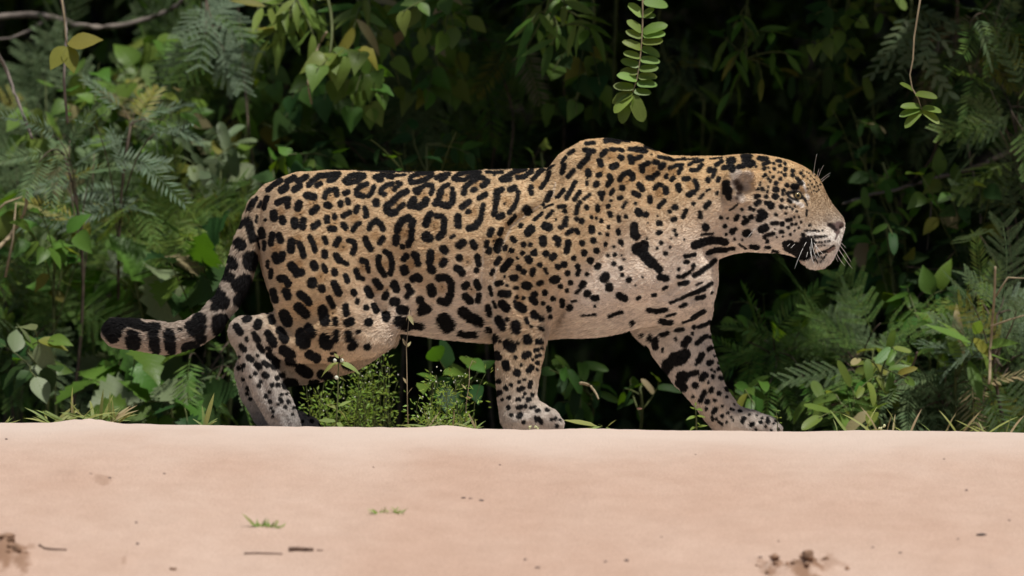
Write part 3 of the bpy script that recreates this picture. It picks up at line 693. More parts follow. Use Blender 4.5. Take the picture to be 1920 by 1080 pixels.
def coat(Pt, jit=0.0, soft=1.0, rg=None):
    """colour of the coat at points of the skin (photo-pixel units)"""
    u, v = Pt[:, 0].copy(), -Pt[:, 2]
    u = u + (fbm(u / 4, v / 4, 3) - .44) * 2.4
    v = v + (fbm(u / 4 + 40, v / 4 + 9, 3) - .44) * 2.4
    if jit:
        u = u + rg.normal(0, jit, len(u)); v = v + rg.normal(0, jit * .6, len(u))
    c = base_at(u, v)
    c = c * (0.86 + 0.3 * fbm(u / 14, v / 9, 3))[:, None]
    fl = smoothstep(14, 5, samp(fill_map, u, v))[:, None]
    c = c * (1 - fl * np.array([.24, .32, .42]))
    fm = {k: smoothstep(soft if k not in ('ear', 'earin') else 4.5, -soft if k not in ('ear', 'earin') else -4.5, samp(m, u, v))[:, None] for k, m in face_maps.items()}
    grow = .35 + .55 * smoothstep(335, 420, v) + .5 * smoothstep(620, 680, v); grow = np.where(u > 1360, .75, grow); grow = np.where((u < 428) | ((u < 484) & (v < 585)), 2.0, grow)
    side = (np.abs(Pt[:, 1]) > 40)[:, None]
    c = lerp(c, np.array((.50, .42, .35)), fm['ear'] * side)
    c = lerp(c, np.array((.76, .71, .65)), fm['white'] * .92)
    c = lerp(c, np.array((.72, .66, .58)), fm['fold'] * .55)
    sp = smoothstep(soft, -soft, samp(spot_map, u, v) - grow)[:, None]
    c = lerp(c, np.array((.011, .0105, .011)), sp)
    c = lerp(c, np.array((.06, .04, .032)), fm['earin'] * side)
    c = lerp(c, np.array((.30, .20, .17)), fm['pink'])
    c = lerp(c, np.array((.13, .09, .082)), fm['nose'])
    c = lerp(c, np.array((.02, .015, .014)), fm['nostril'])
    return c, fm, sp

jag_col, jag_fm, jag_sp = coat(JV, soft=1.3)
ear_in = jag_fm['earin'][:, 0]
nose_f = np.maximum(jag_fm['nose'][:, 0], 0)

def to_world(A):
    return np.stack([(A[:, 0] - 960) * S, A[:, 1] * S, (805 + A[:, 2]) * S], 1)

m_skin, n_, l_, b_, o_ = new_mat('jaguar_coat')
at = n_.new('ShaderNodeAttribute'); at.attribute_name = 'coat'
an = n_.new('ShaderNodeAttribute'); an.attribute_name = 'wet'
nz = n_.new('ShaderNodeTexNoise'); nz.inputs['Scale'].default_value = 900; nz.inputs['Detail'].default_value = 3
tcn = n_.new('ShaderNodeTexCoord'); l_.new(tcn.outputs['Object'], nz.inputs['Vector'])
bpn = n_.new('ShaderNodeBump'); bpn.inputs['Strength'].default_value = 0.35; bpn.inputs['Distance'].default_value = 0.002
l_.new(nz.outputs['Fac'], bpn.inputs['Height']); l_.new(bpn.outputs['Normal'], b_.inputs['Normal'])
l_.new(at.outputs['Color'], b_.inputs['Base Color'])
mr = n_.new('ShaderNodeMapRange'); mr.inputs['To Min'].default_value = 0.75; mr.inputs['To Max'].default_value = 0.34
l_.new(an.outputs['Fac'], mr.inputs['Value']); l_.new(mr.outputs['Result'], b_.inputs['Roughness'])
b_.inputs['Specular IOR Level'].default_value = 0.1

jag_root = empty('jaguar', (0, 0, -0.015), 'spotted jaguar walking to the right along the crest of the sand bank', 'jaguar')
JW = to_world(JV) - np.array([0, 0, -0.015])
me = fast_mesh('body', JW, JF, [m_skin])
ca = me.attributes.new('coat', 'FLOAT_COLOR', 'POINT')
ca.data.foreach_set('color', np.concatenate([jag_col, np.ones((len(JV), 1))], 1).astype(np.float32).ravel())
wa = me.attributes.new('wet', 'FLOAT', 'POINT')
wa.data.foreach_set('value', nose_f.astype(np.float32))
jag_body = link(bpy.data.objects.new('body', me), jag_root)
print('jaguar verts', len(JV), 'faces', len(JF))

# ---- fur: short hairs lying along the coat
def hair_dir(Pt):
    u, v, y = Pt[:, 0], -Pt[:, 2], Pt[:, 1]
    d = np.zeros_like(Pt)
    d[:, 0] = -1; d[:, 2] = -0.22
    leg = smoothstep(600, 670, v)[:, None]
    d = lerp(d, np.array([-0.25, 0, -1.0]), leg)
    pw = (smoothstep(765, 785, v) * smoothstep(900, 960, u))[:, None]
    d = lerp(d, np.array([0.55, 0, -0.8]), pw)
    hd = smoothstep(1400, 1500, u)[:, None] * smoothstep(520, 500, v)[:, None]
    d = lerp(d, np.stack([-np.ones(len(u)), y * 0.004, (400 - v) * 0.006], 1), hd)
    ch = (smoothstep(1505, 1520, u) * smoothstep(470, 482, v) * smoothstep(540, 520, v))[:, None]
    d = lerp(d, np.array([0.0, 0, -1.0]), ch)
    # along the tail
    t = np.array([(p[0], -p[1]) for p in TAIL])
    tl = (u < 475) & (v < 575) | (u < 425)
    if tl.any():
        q = np.stack([u[tl], Pt[tl, 2]], 1)
        best = np.full(len(q), 1e9); dv = np.zeros((len(q), 2))
        for a, b in zip(t[:-1], t[1:]):
            e = b - a; tt = np.clip(((q - a) @ e) / (e @ e), 0, 1)
            dd = np.linalg.norm(q - a - tt[:, None] * e, axis=1)
            m = dd < best; best[m] = dd[m]; dv[m] = e / np.linalg.norm(e)
        d[tl] = np.stack([dv[:, 0], np.zeros(len(q)), dv[:, 1]], 1)
    return d

def grow_fur(n, seed):
    rg = np.random.default_rng(seed)
    f = rg.integers(0, len(JF), n)
    a, b = rg.random((2, n))[:, :, None]
    def bil(A): return (A[JF[f, 0]] * (1 - a) + A[JF[f, 1]] * a) * (1 - b) + (A[JF[f, 3]] * (1 - a) + A[JF[f, 2]] * a) * b
    R, N = bil(JV), bil(JN)
    N /= np.linalg.norm(N, axis=1)[:, None] + 1e-9
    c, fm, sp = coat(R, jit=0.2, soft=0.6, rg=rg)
    u, v, y = R[:, 0], -R[:, 2], R[:, 1]
    keep = (fm['nose'][:, 0] < .3) & (fm['iris'][:, 0] < .3) & ~((u > 1478) & (u < 1514) & (v > 358) & (v < 382) & (np.abs(y) > 25) & (rg.random(n) < .75))
    keep &= ~((fm['earin'][:, 0] > .5) & (rg.random(n) < .5))
    R, N, c, u, v, y = R[keep], N[keep], c[keep], u[keep], v[keep], y[keep]
    n = len(R)
    D = hair_dir(R) + rg.normal(0, .16, (n, 3)) + ((fbm(u / 22, v / 22, 2) - .37) * 1.2)[:, None] * np.array([0, 0, 1.0])
    D -= N * (D * N).sum(1)[:, None]
    D /= np.linalg.norm(D, axis=1)[:, None] + 1e-9
    Ln = np.full(n, 4.4)
    belly = smoothstep(560, 630, v) * smoothstep(520, 640, u) * smoothstep(1320, 1200, u) * smoothstep(-.1, .6, -N[:, 2] + .25)
    Ln = Ln + 8 * belly
    Ln = np.where(u > 1400, lerp(6.0, 3.4, smoothstep(1400, 1480, u)), Ln)
    Ln = np.where((u > 1505) & (v > 478), 8.0, Ln)
    Ln = np.where((u < 425) | ((u < 480) & (v < 575)), 9.5, Ln)
    Ln = np.where(v > 640, 5.5, Ln)
    Ln *= rg.uniform(.6, 1.25, n)
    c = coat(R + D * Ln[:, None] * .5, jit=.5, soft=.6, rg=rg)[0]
    lift = rg.uniform(.12, .42, n)[:, None]
    p0 = R - N * 0.4
    p1 = R + (D * .55 + N * lift * .75) * Ln[:, None]
    p2 = R + (D * 1.0 + N * lift * .8) * Ln[:, None]
    pts = np.stack([p0, p1, p2], 1).reshape(-1, 3)
    c = c * (rg.uniform(.84, 1.16, n) * (.70 + .78 * fbm(u / 7, v / 2.6, 3)))[:, None]
    return to_world(pts) - np.array([0, 0, -0.015]), c

FN = 330000
hp, hc = grow_fur(FN, 5)
nh = len(hc)
hd_ = bpy.data.hair_curves.new('fur')
hd_.add_curves([3] * nh)
hd_.attributes['position'].data.foreach_set('vector', hp.astype(np.float32).ravel())
rad = np.tile(np.array([0.42, 0.36, 0.08]) * S, nh).astype(np.float32)
ra = hd_.attributes.get('radius') or hd_.attributes.new('radius', 'FLOAT', 'POINT')
ra.data.foreach_set('value', rad)
ca = hd_.attributes.new('coat', 'FLOAT_COLOR', 'CURVE')
ca.data.foreach_set('color', np.concatenate([np.clip(hc, 0, .95), np.ones((nh, 1))], 1).astype(np.float32).ravel())
m_fur, n_, l_, b_, o_ = new_mat('jaguar_fur')
at = n_.new('ShaderNodeAttribute'); at.attribute_name = 'coat'
l_.new(at.outputs['Color'], b_.inputs['Base Color'])
b_.inputs['Roughness'].default_value = 0.6
b_.inputs['Specular IOR Level'].default_value = 0.07
hd_.materials.append(m_fur)
jag_fur = link(bpy.data.objects.new('fur', hd_), jag_root)

# ---- eyes
m_eye, n_, l_, b_, o_ = new_mat('jaguar_eye')
tcn = n_.new('ShaderNodeTexCoord')
ln = n_.new('ShaderNodeVectorMath'); ln.operation = 'DISTANCE'; ln.inputs[1].default_value = (0.004, -0.0145, 0.001)
l_.new(tcn.outputs['Object'], ln.inputs[0])
cr = n_.new('ShaderNodeValToRGB')
e = cr.color_ramp.elements
e[0].position = 0.0; e[0].color = (.003, .003, .003, 1)
e[1].position = 0.30; e[1].color = (.004, .004, .003, 1)
for p_, c_ in ((.36, (.12, .085, .03, 1)), (.62, (.22, .165, .07, 1)), (.70, (.02, .015, .01, 1)), (1.0, (.03, .025, .02, 1))):
    q = e.new(p_); q.color = c_
mu = n_.new('ShaderNodeMath'); mu.operation = 'MULTIPLY'; mu.inputs[1].default_value = 75
l_.new(ln.outputs['Value'], mu.inputs[0]); l_.new(mu.outputs[0], cr.inputs['Fac'])
l_.new(cr.outputs['Color'], b_.inputs['Base Color'])
b_.inputs['Roughness'].default_value = 0.08
def uv_sphere(r, nu=20, nv=12):
    V = [(0, 0, r)]
    for j in range(1, nv):
        for i in range(nu):
            a, b = 2 * math.pi * i / nu, math.pi * j / nv
            V.append((r * math.sin(b) * math.cos(a), r * math.sin(b) * math.sin(a), r * math.cos(b)))
    V.append((0, 0, -r)); Fc = []
    for i in range(nu):
        Fc.append((0, 1 + i, 1 + (i + 1) % nu))
        for j in range(nv - 2):
            a = 1 + j * nu
            Fc.append((a + i, a + nu + i, a + nu + (i + 1) % nu, a + (i + 1) % nu))
        a = 1 + (nv - 2) * nu
        Fc.append((a + i, len(V) - 1, a + (i + 1) % nu))
    return V, Fc
for sgn in (-1, 1):
    V, Fc = uv_sphere(10.0 * S)
    V = [(x, y * (-sgn), z) for x, y, z in V]
    o = mesh_obj('eye', V, Fc, m_eye, jag_body)
    if sgn > 0: o.scale = (1, -1, 1)
    o.location = ((1493 - 960) * S, 43.5 * sgn * S, (805 - 368.5) * S + 0.015)
# ---- whiskers
m_wh = simple_mat('whisker', (.82, .80, .76), .35, .05)
def tube(pts, rads, ns=5, close=True):
    V, Fc = [], []
    pts = [Vector(p) for p in pts]
    for i, p in enumerate(pts):
        d = (pts[min(i + 1, len(pts) - 1)] - pts[max(i - 1, 0)]).normalized()
        a = d.orthogonal().normalized(); b = d.cross(a)
        for k in range(ns):
            t = 2 * math.pi * k / ns
            V.append(p + (a * math.cos(t) + b * math.sin(t)) * rads[i])
    for i in range(len(pts) - 1):
        for k in range(ns):
            Fc.append((i * ns + k, i * ns + (k + 1) % ns, (i + 1) * ns + (k + 1) % ns, (i + 1) * ns + k))
    if close:
        Fc.append(tuple(range(ns - 1, -1, -1))); Fc.append(tuple(range((len(pts) - 1) * ns, len(pts) * ns)))
    return V, Fc
def bez(a, b, c, n=7):
    return [tuple((1 - t) ** 2 * a[i] + 2 * t * (1 - t) * b[i] + t * t * c[i] for i in range(3)) for t in np.linspace(0, 1, n)]
WH = []   # (u, v, y) root, bend, tip
for r, m_, t_ in [((1386,325),(1320,430),(1248,630)),((1255,350),(1225,375),(1206,398)),((1203,345),(1185,360),(1168,378)),((1440,280),(1450,430),(1500,530)),((1425,380),(1425,480),(1470,585)),
                  ((1470,335),(1520,420),(1575,470)),((1400,440),(1390,470),(1380,500)),((1490,370),(1500,450),(1530,500)),((1440,330),(1430,420),(1440,500))]:
    WH.append([(1280 + r[0]/6, 400 + r[1]/6, -46), (1280 + m_[0]/6, 400 + m_[1]/6, -68), (1280 + t_[0]/6, 400 + t_[1]/6, -86)])
for r, m_, t_ in [((1740,370),(1800,470),(1920,615)),((1720,410),(1750,500),(1838,585)),((1750,335),(1820,400),(1905,540)),((1755,310),(1800,330),(1850,385)),((1700,420),(1720,480),(1760,540))]:
    WH.append([(1280 + r[0]/6, 400 + r[1]/6, 14), (1280 + m_[0]/6, 400 + m_[1]/6, 40), (1280 + t_[0]/6, 400 + t_[1]/6, 70)])
for r, m_, t_ in [((1470,275),(1478,170),(1505,60)),((1510,290),(1520,250),(1528,225)),((1525,300),(1545,240),(1580,185)),((1550,335),(1600,300),(1655,270)),((1560,355),(1600,330),(1645,300))]:
    WH.append([(1280 + r[0]/6, 282 + r[1]/6, -26), (1280 + m_[0]/6, 280 + m_[1]/6, -34), (1280 + t_[0]/6, 280 + t_[1]/6, -40)])
for r, m_, t_ in [((815,170),(770,220),(710,290))]:
    WH.append([(1280 + r[0]/6, 400 + r[1]/6, -72), (1280 + m_[0]/6, 400 + m_[1]/6, -84), (1280 + t_[0]/6, 400 + t_[1]/6, -90)])
for w in WH:
    pts = [((p[0] - 960) * S, p[1 + 1] * S, (805 - p[1]) * S + 0.015) for p in bez(*w)]
    V, Fc = tube(pts, [S * lerp(.42, .18, i / 6) for i in range(7)], 4)
    mesh_obj('whisker', V, Fc, m_wh, jag_body)

# ------------------------------------------------------------------ sand bank, forest floor, river
CRU = [-4000, 0, 200, 400, 600, 800, 900, 1000, 1100, 1200, 1300, 1400, 1500, 1600, 1700, 1920, 6000]
CRV = [792, 793, 794, 797, 800, 802, 804, 805.5, 803, 805, 807, 808, 808.5, 806.5, 807, 811, 812]
_dd = np.linspace(0, 40, 4001)
_sl = 0.045 + 0.215 * smoothstep(0.25, 1.15, _dd) - 0.10 * smoothstep(2.6, 4.5, _dd)
_tz = np.concatenate([[0], np.cumsum((_sl[1:] + _sl[:-1]) / 2 * (_dd[1] - _dd[0]))])
LUMPS = []      # (x, y, radius, height) low heaps and pits in the sand
def sand_z(x, y, fine=True):
    x = np.asarray(x, float); y = np.asarray(y, float)
    zc = (805 - np.interp(x / S + 960, CRU, CRV)) * S
    d = -0.35 - y
    front = -np.interp(d, _dd, _tz)
    back = -0.04 * np.minimum(-d, 0.75) - 0.16 * np.clip(-d - 0.75, 0, 1.6)
    z = zc + np.where(d > 0, front, back)
    amp = smoothstep(0.0, 0.9, d)
    z = z + amp * 0.050 * (fbm(x * 0.9 + 30, y * 1.1 + 12, 3) - .44)
    z = z + (0.15 + 0.85 * amp) * 0.010 * (fbm(x * 4.2 + 3, y * 3.1 + 7, 3) - .44)
    if fine:
        z = z + amp * (0.0055 * (fbm(x * 21, y * 13, 4) - .44) + .004 * np.abs(fbm(x * 7 + 8, y * 5, 3) - .44))
        z = z + 0.003 * (fbm(x * 34 + 9, y * 3, 2) - .37) * (1 - amp)
        for lx, ly, lr, lh in LUMPS:
            q = ((x - lx) / lr) ** 2 + ((y - ly) / (lr * 1.3)) ** 2
            m = q < 9
            if m.any():
                z = z + np.where(m, lh * np.exp(-q * 1.4) * (0.55 + 0.9 * fbm(x * 30 / (lr * 10) + 3, y * 30 / (lr * 10), 3)), 0)
    return z
def on_sand(u, v):
    """point of the sand surface seen at photo pixel (u, v)"""
    ys = np.linspace(-4.5, -0.36, 900)
    k = (DIST + ys) / DIST
    xs = (u - 960) * S * k
    zr = CAM_Z + (MID_Z - CAM_Z + (540 - v) * S) * k
    h = sand_z(xs, ys, False) - zr
    i = np.nonzero(h > 0)[0]
    i = i[0] if len(i) else len(ys) - 1
    return Vector((xs[i], ys[i], float(sand_z(xs[i], ys[i], True))))

for u, v, r, h in [(14,1046,26,.040),(-30,1050,40,.030),(46,1056,16,.016),(1452,1066,18,.024),(1515,1068,24,.034),(1480,1075,20,.016),(1560,1062,22,.008),(150,897,46,.014),(195,903,18,.010),(495,992,34,.006),
                   (722,966,34,.005),(230,1052,26,.006),(420,1050,40,-.004),(1250,1026,40,.004),(1100,1050,60,-.004),(1880,1070,30,.008),(880,942,30,.004),(300,1066,40,.006),(640,1050,80,.005),
                   (40,1000,26,.006),(120,1040,22,.005),(1420,1052,14,.006),(1000,880,70,.003),(1650,900,90,.003),(1310,960,70,-.003)]:
    p = on_sand(u, v)
    LUMPS.append((p.x, p.y, r * S, h))
_p = P(160, 792, -0.3); LUMPS.append((_p.x, -0.33, .075, .012))
_p = P(840, 800, -0.3); LUMPS.append((_p.x, -0.33, .06, .007))

def axis(fa, fb, st, lo, hi, gr=1.12):
    a = list(np.arange(fa, fb + st / 2, st))
    s_, v_ = st, a[-1]
    while v_ < hi:
        s_ *= gr; v_ += s_; a.append(v_)
    s_, v_, pre = st, a[0], []
    while v_ > lo:
        s_ *= gr; v_ -= s_; pre.append(v_)
    return np.array(pre[::-1] + a)
ax_, ay_ = axis(-1.5, 1.5, .0085, -60, 60), axis(-3.1, 0.35, .0085, -9.5, 70)
GX, GY = np.meshgrid(ax_, ay_, indexing='ij')
GZ = sand_z(GX, GY)
GZ = np.where(GY < -8.0, np.minimum(GZ, -1.3), GZ)
nx_, ny_ = GX.shape
ii = np.arange(nx_ * ny_).reshape(nx_, ny_)
GF = np.stack([ii[:-1, :-1], ii[1:, :-1], ii[1:, 1:], ii[:-1, 1:]], -1).reshape(-1, 4)
m_sand, n_, l_, b_, o_ = new_mat('sand')
tcn = n_.new('ShaderNodeTexCoord')
def tex(scale, det=4, vec=None, stretch=None):
    t = n_.new('ShaderNodeTexNoise'); t.inputs['Scale'].default_value = scale; t.inputs['Detail'].default_value = det
    if stretch:
        mp = n_.new('ShaderNodeMapping'); mp.inputs['Scale'].default_value = stretch
        l_.new(tcn.outputs['Object'], mp.inputs['Vector']); l_.new(mp.outputs['Vector'], t.inputs['Vector'])
    else:
        l_.new(tcn.outputs['Object'], t.inputs['Vector'])
    return t
t1, t2, t3 = tex(1.6, 4, stretch=(1, .6, 1)), tex(12, 5), tex(260, 3)
r1 = n_.new('ShaderNodeValToRGB'); r1.color_ramp.elements[0].position = .36; r1.color_ramp.elements[1].position = .64
r1.color_ramp.elements[0].color = (.49, .345, .27, 1); r1.color_ramp.elements[1].color = (.535, .40, .325, 1)
l_.new(t1.outputs['Fac'], r1.inputs['Fac'])
mx = n_.new('ShaderNodeMix'); mx.data_type = 'RGBA'; mx.blend_type = 'MULTIPLY'; mx.inputs['Factor'].default_value = 1
r2 = n_.new('ShaderNodeValToRGB'); r2.color_ramp.elements[0].position = .3; r2.color_ramp.elements[1].position = .7
r2.color_ramp.elements[0].color = (.94, .925, .91, 1); r2.color_ramp.elements[1].color = (1.02, 1.02, 1.02, 1)
l_.new(t2.outputs['Fac'], r2.inputs['Fac'])
l_.new(r1.outputs['Color'], mx.inputs['A']); l_.new(r2.outputs['Color'], mx.inputs['B'])
mx2 = n_.new('ShaderNodeMix'); mx2.data_type = 'RGBA'; mx2.blend_type = 'MULTIPLY'; mx2.inputs['Factor'].default_value = 1
r3 = n_.new('ShaderNodeValToRGB'); r3.color_ramp.elements[0].position = .25; r3.color_ramp.elements[1].position = .75
r3.color_ramp.elements[0].color = (.80, .78, .76, 1); r3.color_ramp.elements[1].color = (1.10, 1.10, 1.10, 1)
l_.new(t3.outputs['Fac'], r3.inputs['Fac'])
l_.new(mx.outputs['Result'], mx2.inputs['A']); l_.new(r3.outputs['Color'], mx2.inputs['B'])
# paler sand towards the top of the bank
sx = n_.new('ShaderNodeSeparateXYZ'); l_.new(tcn.outputs['Object'], sx.inputs[0])
dn = n_.new('ShaderNodeMath'); dn.operation = 'MULTIPLY_ADD'; dn.inputs[1].default_value = 1.1; l_.new(t1.outputs['Fac'], dn.inputs[0]); l_.new(sx.outputs['Y'], dn.inputs[2])
dr = n_.new('ShaderNodeMapRange'); dr.interpolation_type = 'SMOOTHSTEP'; dr.inputs['From Min'].default_value = -0.85; dr.inputs['From Max'].default_value = 0.0
l_.new(dn.outputs[0], dr.inputs['Value'])
mx3 = n_.new('ShaderNodeMix'); mx3.data_type = 'RGBA'; mx3.inputs['B'].default_value = (.59, .485, .415, 1)
ml = n_.new('ShaderNodeMath'); ml.operation = 'MULTIPLY'; ml.inputs[1].default_value = .85; l_.new(dr.outputs['Result'], ml.inputs[0])
l_.new(ml.outputs[0], mx3.inputs['Factor']); l_.new(mx2.outputs['Result'], mx3.inputs['A'])
dm = n_.new('ShaderNodeAttribute'); dm.attribute_name = 'damp'
mx4 = n_.new('ShaderNodeMix'); mx4.data_type = 'RGBA'; mx4.inputs['B'].default_value = (.27, .165, .11, 1)
l_.new(dm.outputs['Fac'], mx4.inputs['Factor']); l_.new(mx3.outputs['Result'], mx4.inputs['A'])
l_.new(mx4.outputs['Result'], b_.inputs['Base Color'])
b_.inputs['Roughness'].default_value = .95; b_.inputs['Specular IOR Level'].default_value = .1
bp = n_.new('ShaderNodeBump'); bp.inputs['Strength'].default_value = .7; bp.inputs['Distance'].default_value = .005
t4 = tex(160, 4); l_.new(t4.outputs['Fac'], bp.inputs['Height']); l_.new(bp.outputs['Normal'], b_.inputs['Normal'])
sme = fast_mesh('sand_bank', np.stack([GX, GY, GZ], -1).reshape(-1, 3), GF, [m_sand])
damp = np.zeros(GX.shape)
for u, v, r, a in [(12,1044,26,1),(40,1054,16,.9),(-20,1050,30,1),(1452,1066,15,.9),(1515,1069,22,1),(1484,1070,14,.8),(1548,1055,16,.5),(198,904,10,.5),(185,901,8,.4),(230,1053,7,.5),(1424,1051,6,.5),(60,1024,6,.5),(1580,1062,8,.4),(1430,1070,8,.5)]:
    p = on_sand(u, v)
    q = ((GX - p.x) / (r * S)) ** 2 + ((GY - p.y) / (r * S * 3.2)) ** 2
    m = q < 5
    damp[m] = np.maximum(damp[m], a * smoothstep(1.5, .5, q[m] + 4.5 * (fbm(GX[m] * 70, GY[m] * 28, 3) - .42)))
da = sme.attributes.new('damp', 'FLOAT', 'POINT'); da.data.foreach_set('value', damp.astype(np.float32).ravel())
tag(link(bpy.data.objects.new('sand_bank', sme)), kind='structure')

m_floor = simple_mat('leaf_litter', (.030, .024, .018), .95, .5, 14, .6)
fx, fy = np.meshgrid(np.concatenate([np.linspace(-60, -6, 14), np.linspace(-5, 5, 60), np.linspace(6, 60, 14)]), np.concatenate([np.linspace(.75, 8, 50), np.linspace(9, 70, 14)]), indexing='ij')
edge = .12 * (fbm(fx * 3, fy * 0 + 2, 3) - .44) * (fy < .9)
fz = sand_z(fx, fy + edge, False) + .006 + .05 * smoothstep(.75, 1.3, fy) * fbm(fx * 3, fy * 3, 3) + np.clip(fy - 11, 0, 6) * .75 * fbm(fx * .2 + 5, fy * .1, 2) * 2
n0, n1 = fx.shape; ii = np.arange(n0 * n1).reshape(n0, n1)
tag(link(bpy.data.objects.new('forest_floor', fast_mesh('forest_floor', np.stack([fx, fy + edge, fz], -1).reshape(-1, 3),
    np.stack([ii[:-1, :-1], ii[1:, :-1], ii[1:, 1:], ii[:-1, 1:]], -1).reshape(-1, 4), [m_floor]))), kind='structure')

m_wat, n_, l_, b_, o_ = new_mat('river_water')
b_.inputs['Base Color'].default_value = (.10, .085, .055, 1); b_.inputs['Roughness'].default_value = .12
tcn = n_.new('ShaderNodeTexCoord'); t = n_.new('ShaderNodeTexNoise'); t.inputs['Scale'].default_value = 3; l_.new(tcn.outputs['Object'], t.inputs['Vector'])
bp = n_.new('ShaderNodeBump'); bp.inputs['Strength'].default_value = .3; bp.inputs['Distance'].default_value = .05
l_.new(t.outputs['Fac'], bp.inputs['Height']); l_.new(bp.outputs['Normal'], b_.inputs['Normal'])
tag(mesh_obj('river', [(-80, -160, -1.05), (80, -160, -1.05), (80, -5.5, -1.05), (-80, -5.5, -1.05)], [(0, 1, 2, 3)], m_wat), kind='structure')

# ------------------------------------------------------------------ vegetation
PR = random.Random(21)
LM = {
 'blue':   leaf_mat('leaf_blue_green', (.105, .155, .07), .55, .4, .02, .25, .1),
 'mimosa': leaf_mat('leaf_mimosa', (.10, .175, .042), .55, .4, .02, .3, .1),
 'bright': leaf_mat('leaf_bright', (.16, .24, .05), .42, .3, .025, .4),
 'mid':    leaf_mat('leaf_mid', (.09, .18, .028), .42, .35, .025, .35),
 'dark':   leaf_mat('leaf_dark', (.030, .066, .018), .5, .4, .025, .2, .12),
 'yellow': leaf_mat('leaf_yellow_green', (.25, .25, .045), .5, .25, .02, .45),
 'pale':   leaf_mat('leaf_pale', (.19, .25, .13), .45, .25, .02, .35),
 'teal':   leaf_mat('leaf_teal', (.135, .19, .12), .55, .35, .02, .25, .1),
 'weed':   leaf_mat('leaf_weed', (.21, .33, .07), .5, .3, .02, .4),
 'grass':  leaf_mat('leaf_grass', (.22, .27, .085), .5, .3, .03, .35),
 'straw':  leaf_mat('leaf_straw', (.30, .25, .13), .6, .25, .02, .25),
}
m_stem = simple_mat('green_stem', (.10, .12, .04), .6, .3, 30)
m_wood = simple_mat('woody_stem', (.10, .075, .055), .85, .45, 26, .4)
m_grey = simple_mat('grey_branch', (.17, .145, .125), .85, .4, 20, .5)
m_dry = simple_mat('dry_stalk', (.30, .24, .15), .8, .3, 30)
m_white = simple_mat('white_petal', (.6, .62, .5), .7, .1, 30)

SHAPES = {
 'heart':  [(0, .0), (-.06, .18), (.02, .34), (.16, .42), (.32, .41), (.5, .33), (.68, .21), (.84, .10), (.94, .03), (1, 0)],
 'lance':  [(0, .0), (.08, .045), (.2, .09), (.36, .12), (.52, .118), (.68, .095), (.82, .06), (.93, .025), (1, 0)],
 'broad':  [(0, .0), (.06, .10), (.16, .21), (.3, .29), (.45, .30), (.6, .26), (.75, .18), (.88, .085), (.96, .03), (1, 0)],
 'oblong': [(0, .0), (.04, .08), (.12, .145), (.28, .18), (.5, .19), (.7, .18), (.86, .14), (.95, .08), (1, 0)],
 'lobed':  [(0, .0), (.02, .20), (.10, .17), (.16, .33), (.26, .25), (.34, .38), (.46, .25), (.54, .32), (.66, .17), (.74, .21), (.86, .08), (.94, .05), (1, 0)],
 'blade':  [(0, .022), (.2, .03), (.45, .03), (.7, .022), (.88, .011), (1, 0)],
}
def leaf_geo(shape, fold=.25, droop=.25, wave=.0, seed=0):
    V, F = [], []
    pr = SHAPES[shape]
    rr = random.Random(seed)
    for i, (t, w) in enumerate(pr):
        z = -droop * max(t, 0) ** 2
        wz = wave * math.sin(t * 14 + seed)
        V += [(t, 0, z), (t - .02 * w, w, z + fold * w + wz * w + rr.uniform(-.01, .01)), (t - .02 * w, -w, z + fold * w - wz * w + rr.uniform(-.01, .01))]
    for i in range(len(pr) - 1):
        a, b = 3 * i, 3 * i + 3
        F += [(a, b, b + 1, a + 1), (a, a + 2, b + 2, b)]
    return V, F
_cache = {}
def leaf_mesh(shape, mat, var=0):
    k = (shape, mat, var)
    if k not in _cache:
        fold, droop, wave = [(.25, .18, .03), (.38, .32, .08), (.12, .08, .05), (.3, .5, .1)][var % 4]
        V, F = leaf_geo(shape, fold, droop, wave, var)
        me = bpy.data.meshes.new('leaf'); me.from_pydata(V, [], F); me.materials.append(LM[mat])
        me.polygons.foreach_set('use_smooth', [True] * len(me.polygons)); me.update()
        _cache[k] = me
    return _cache[k]
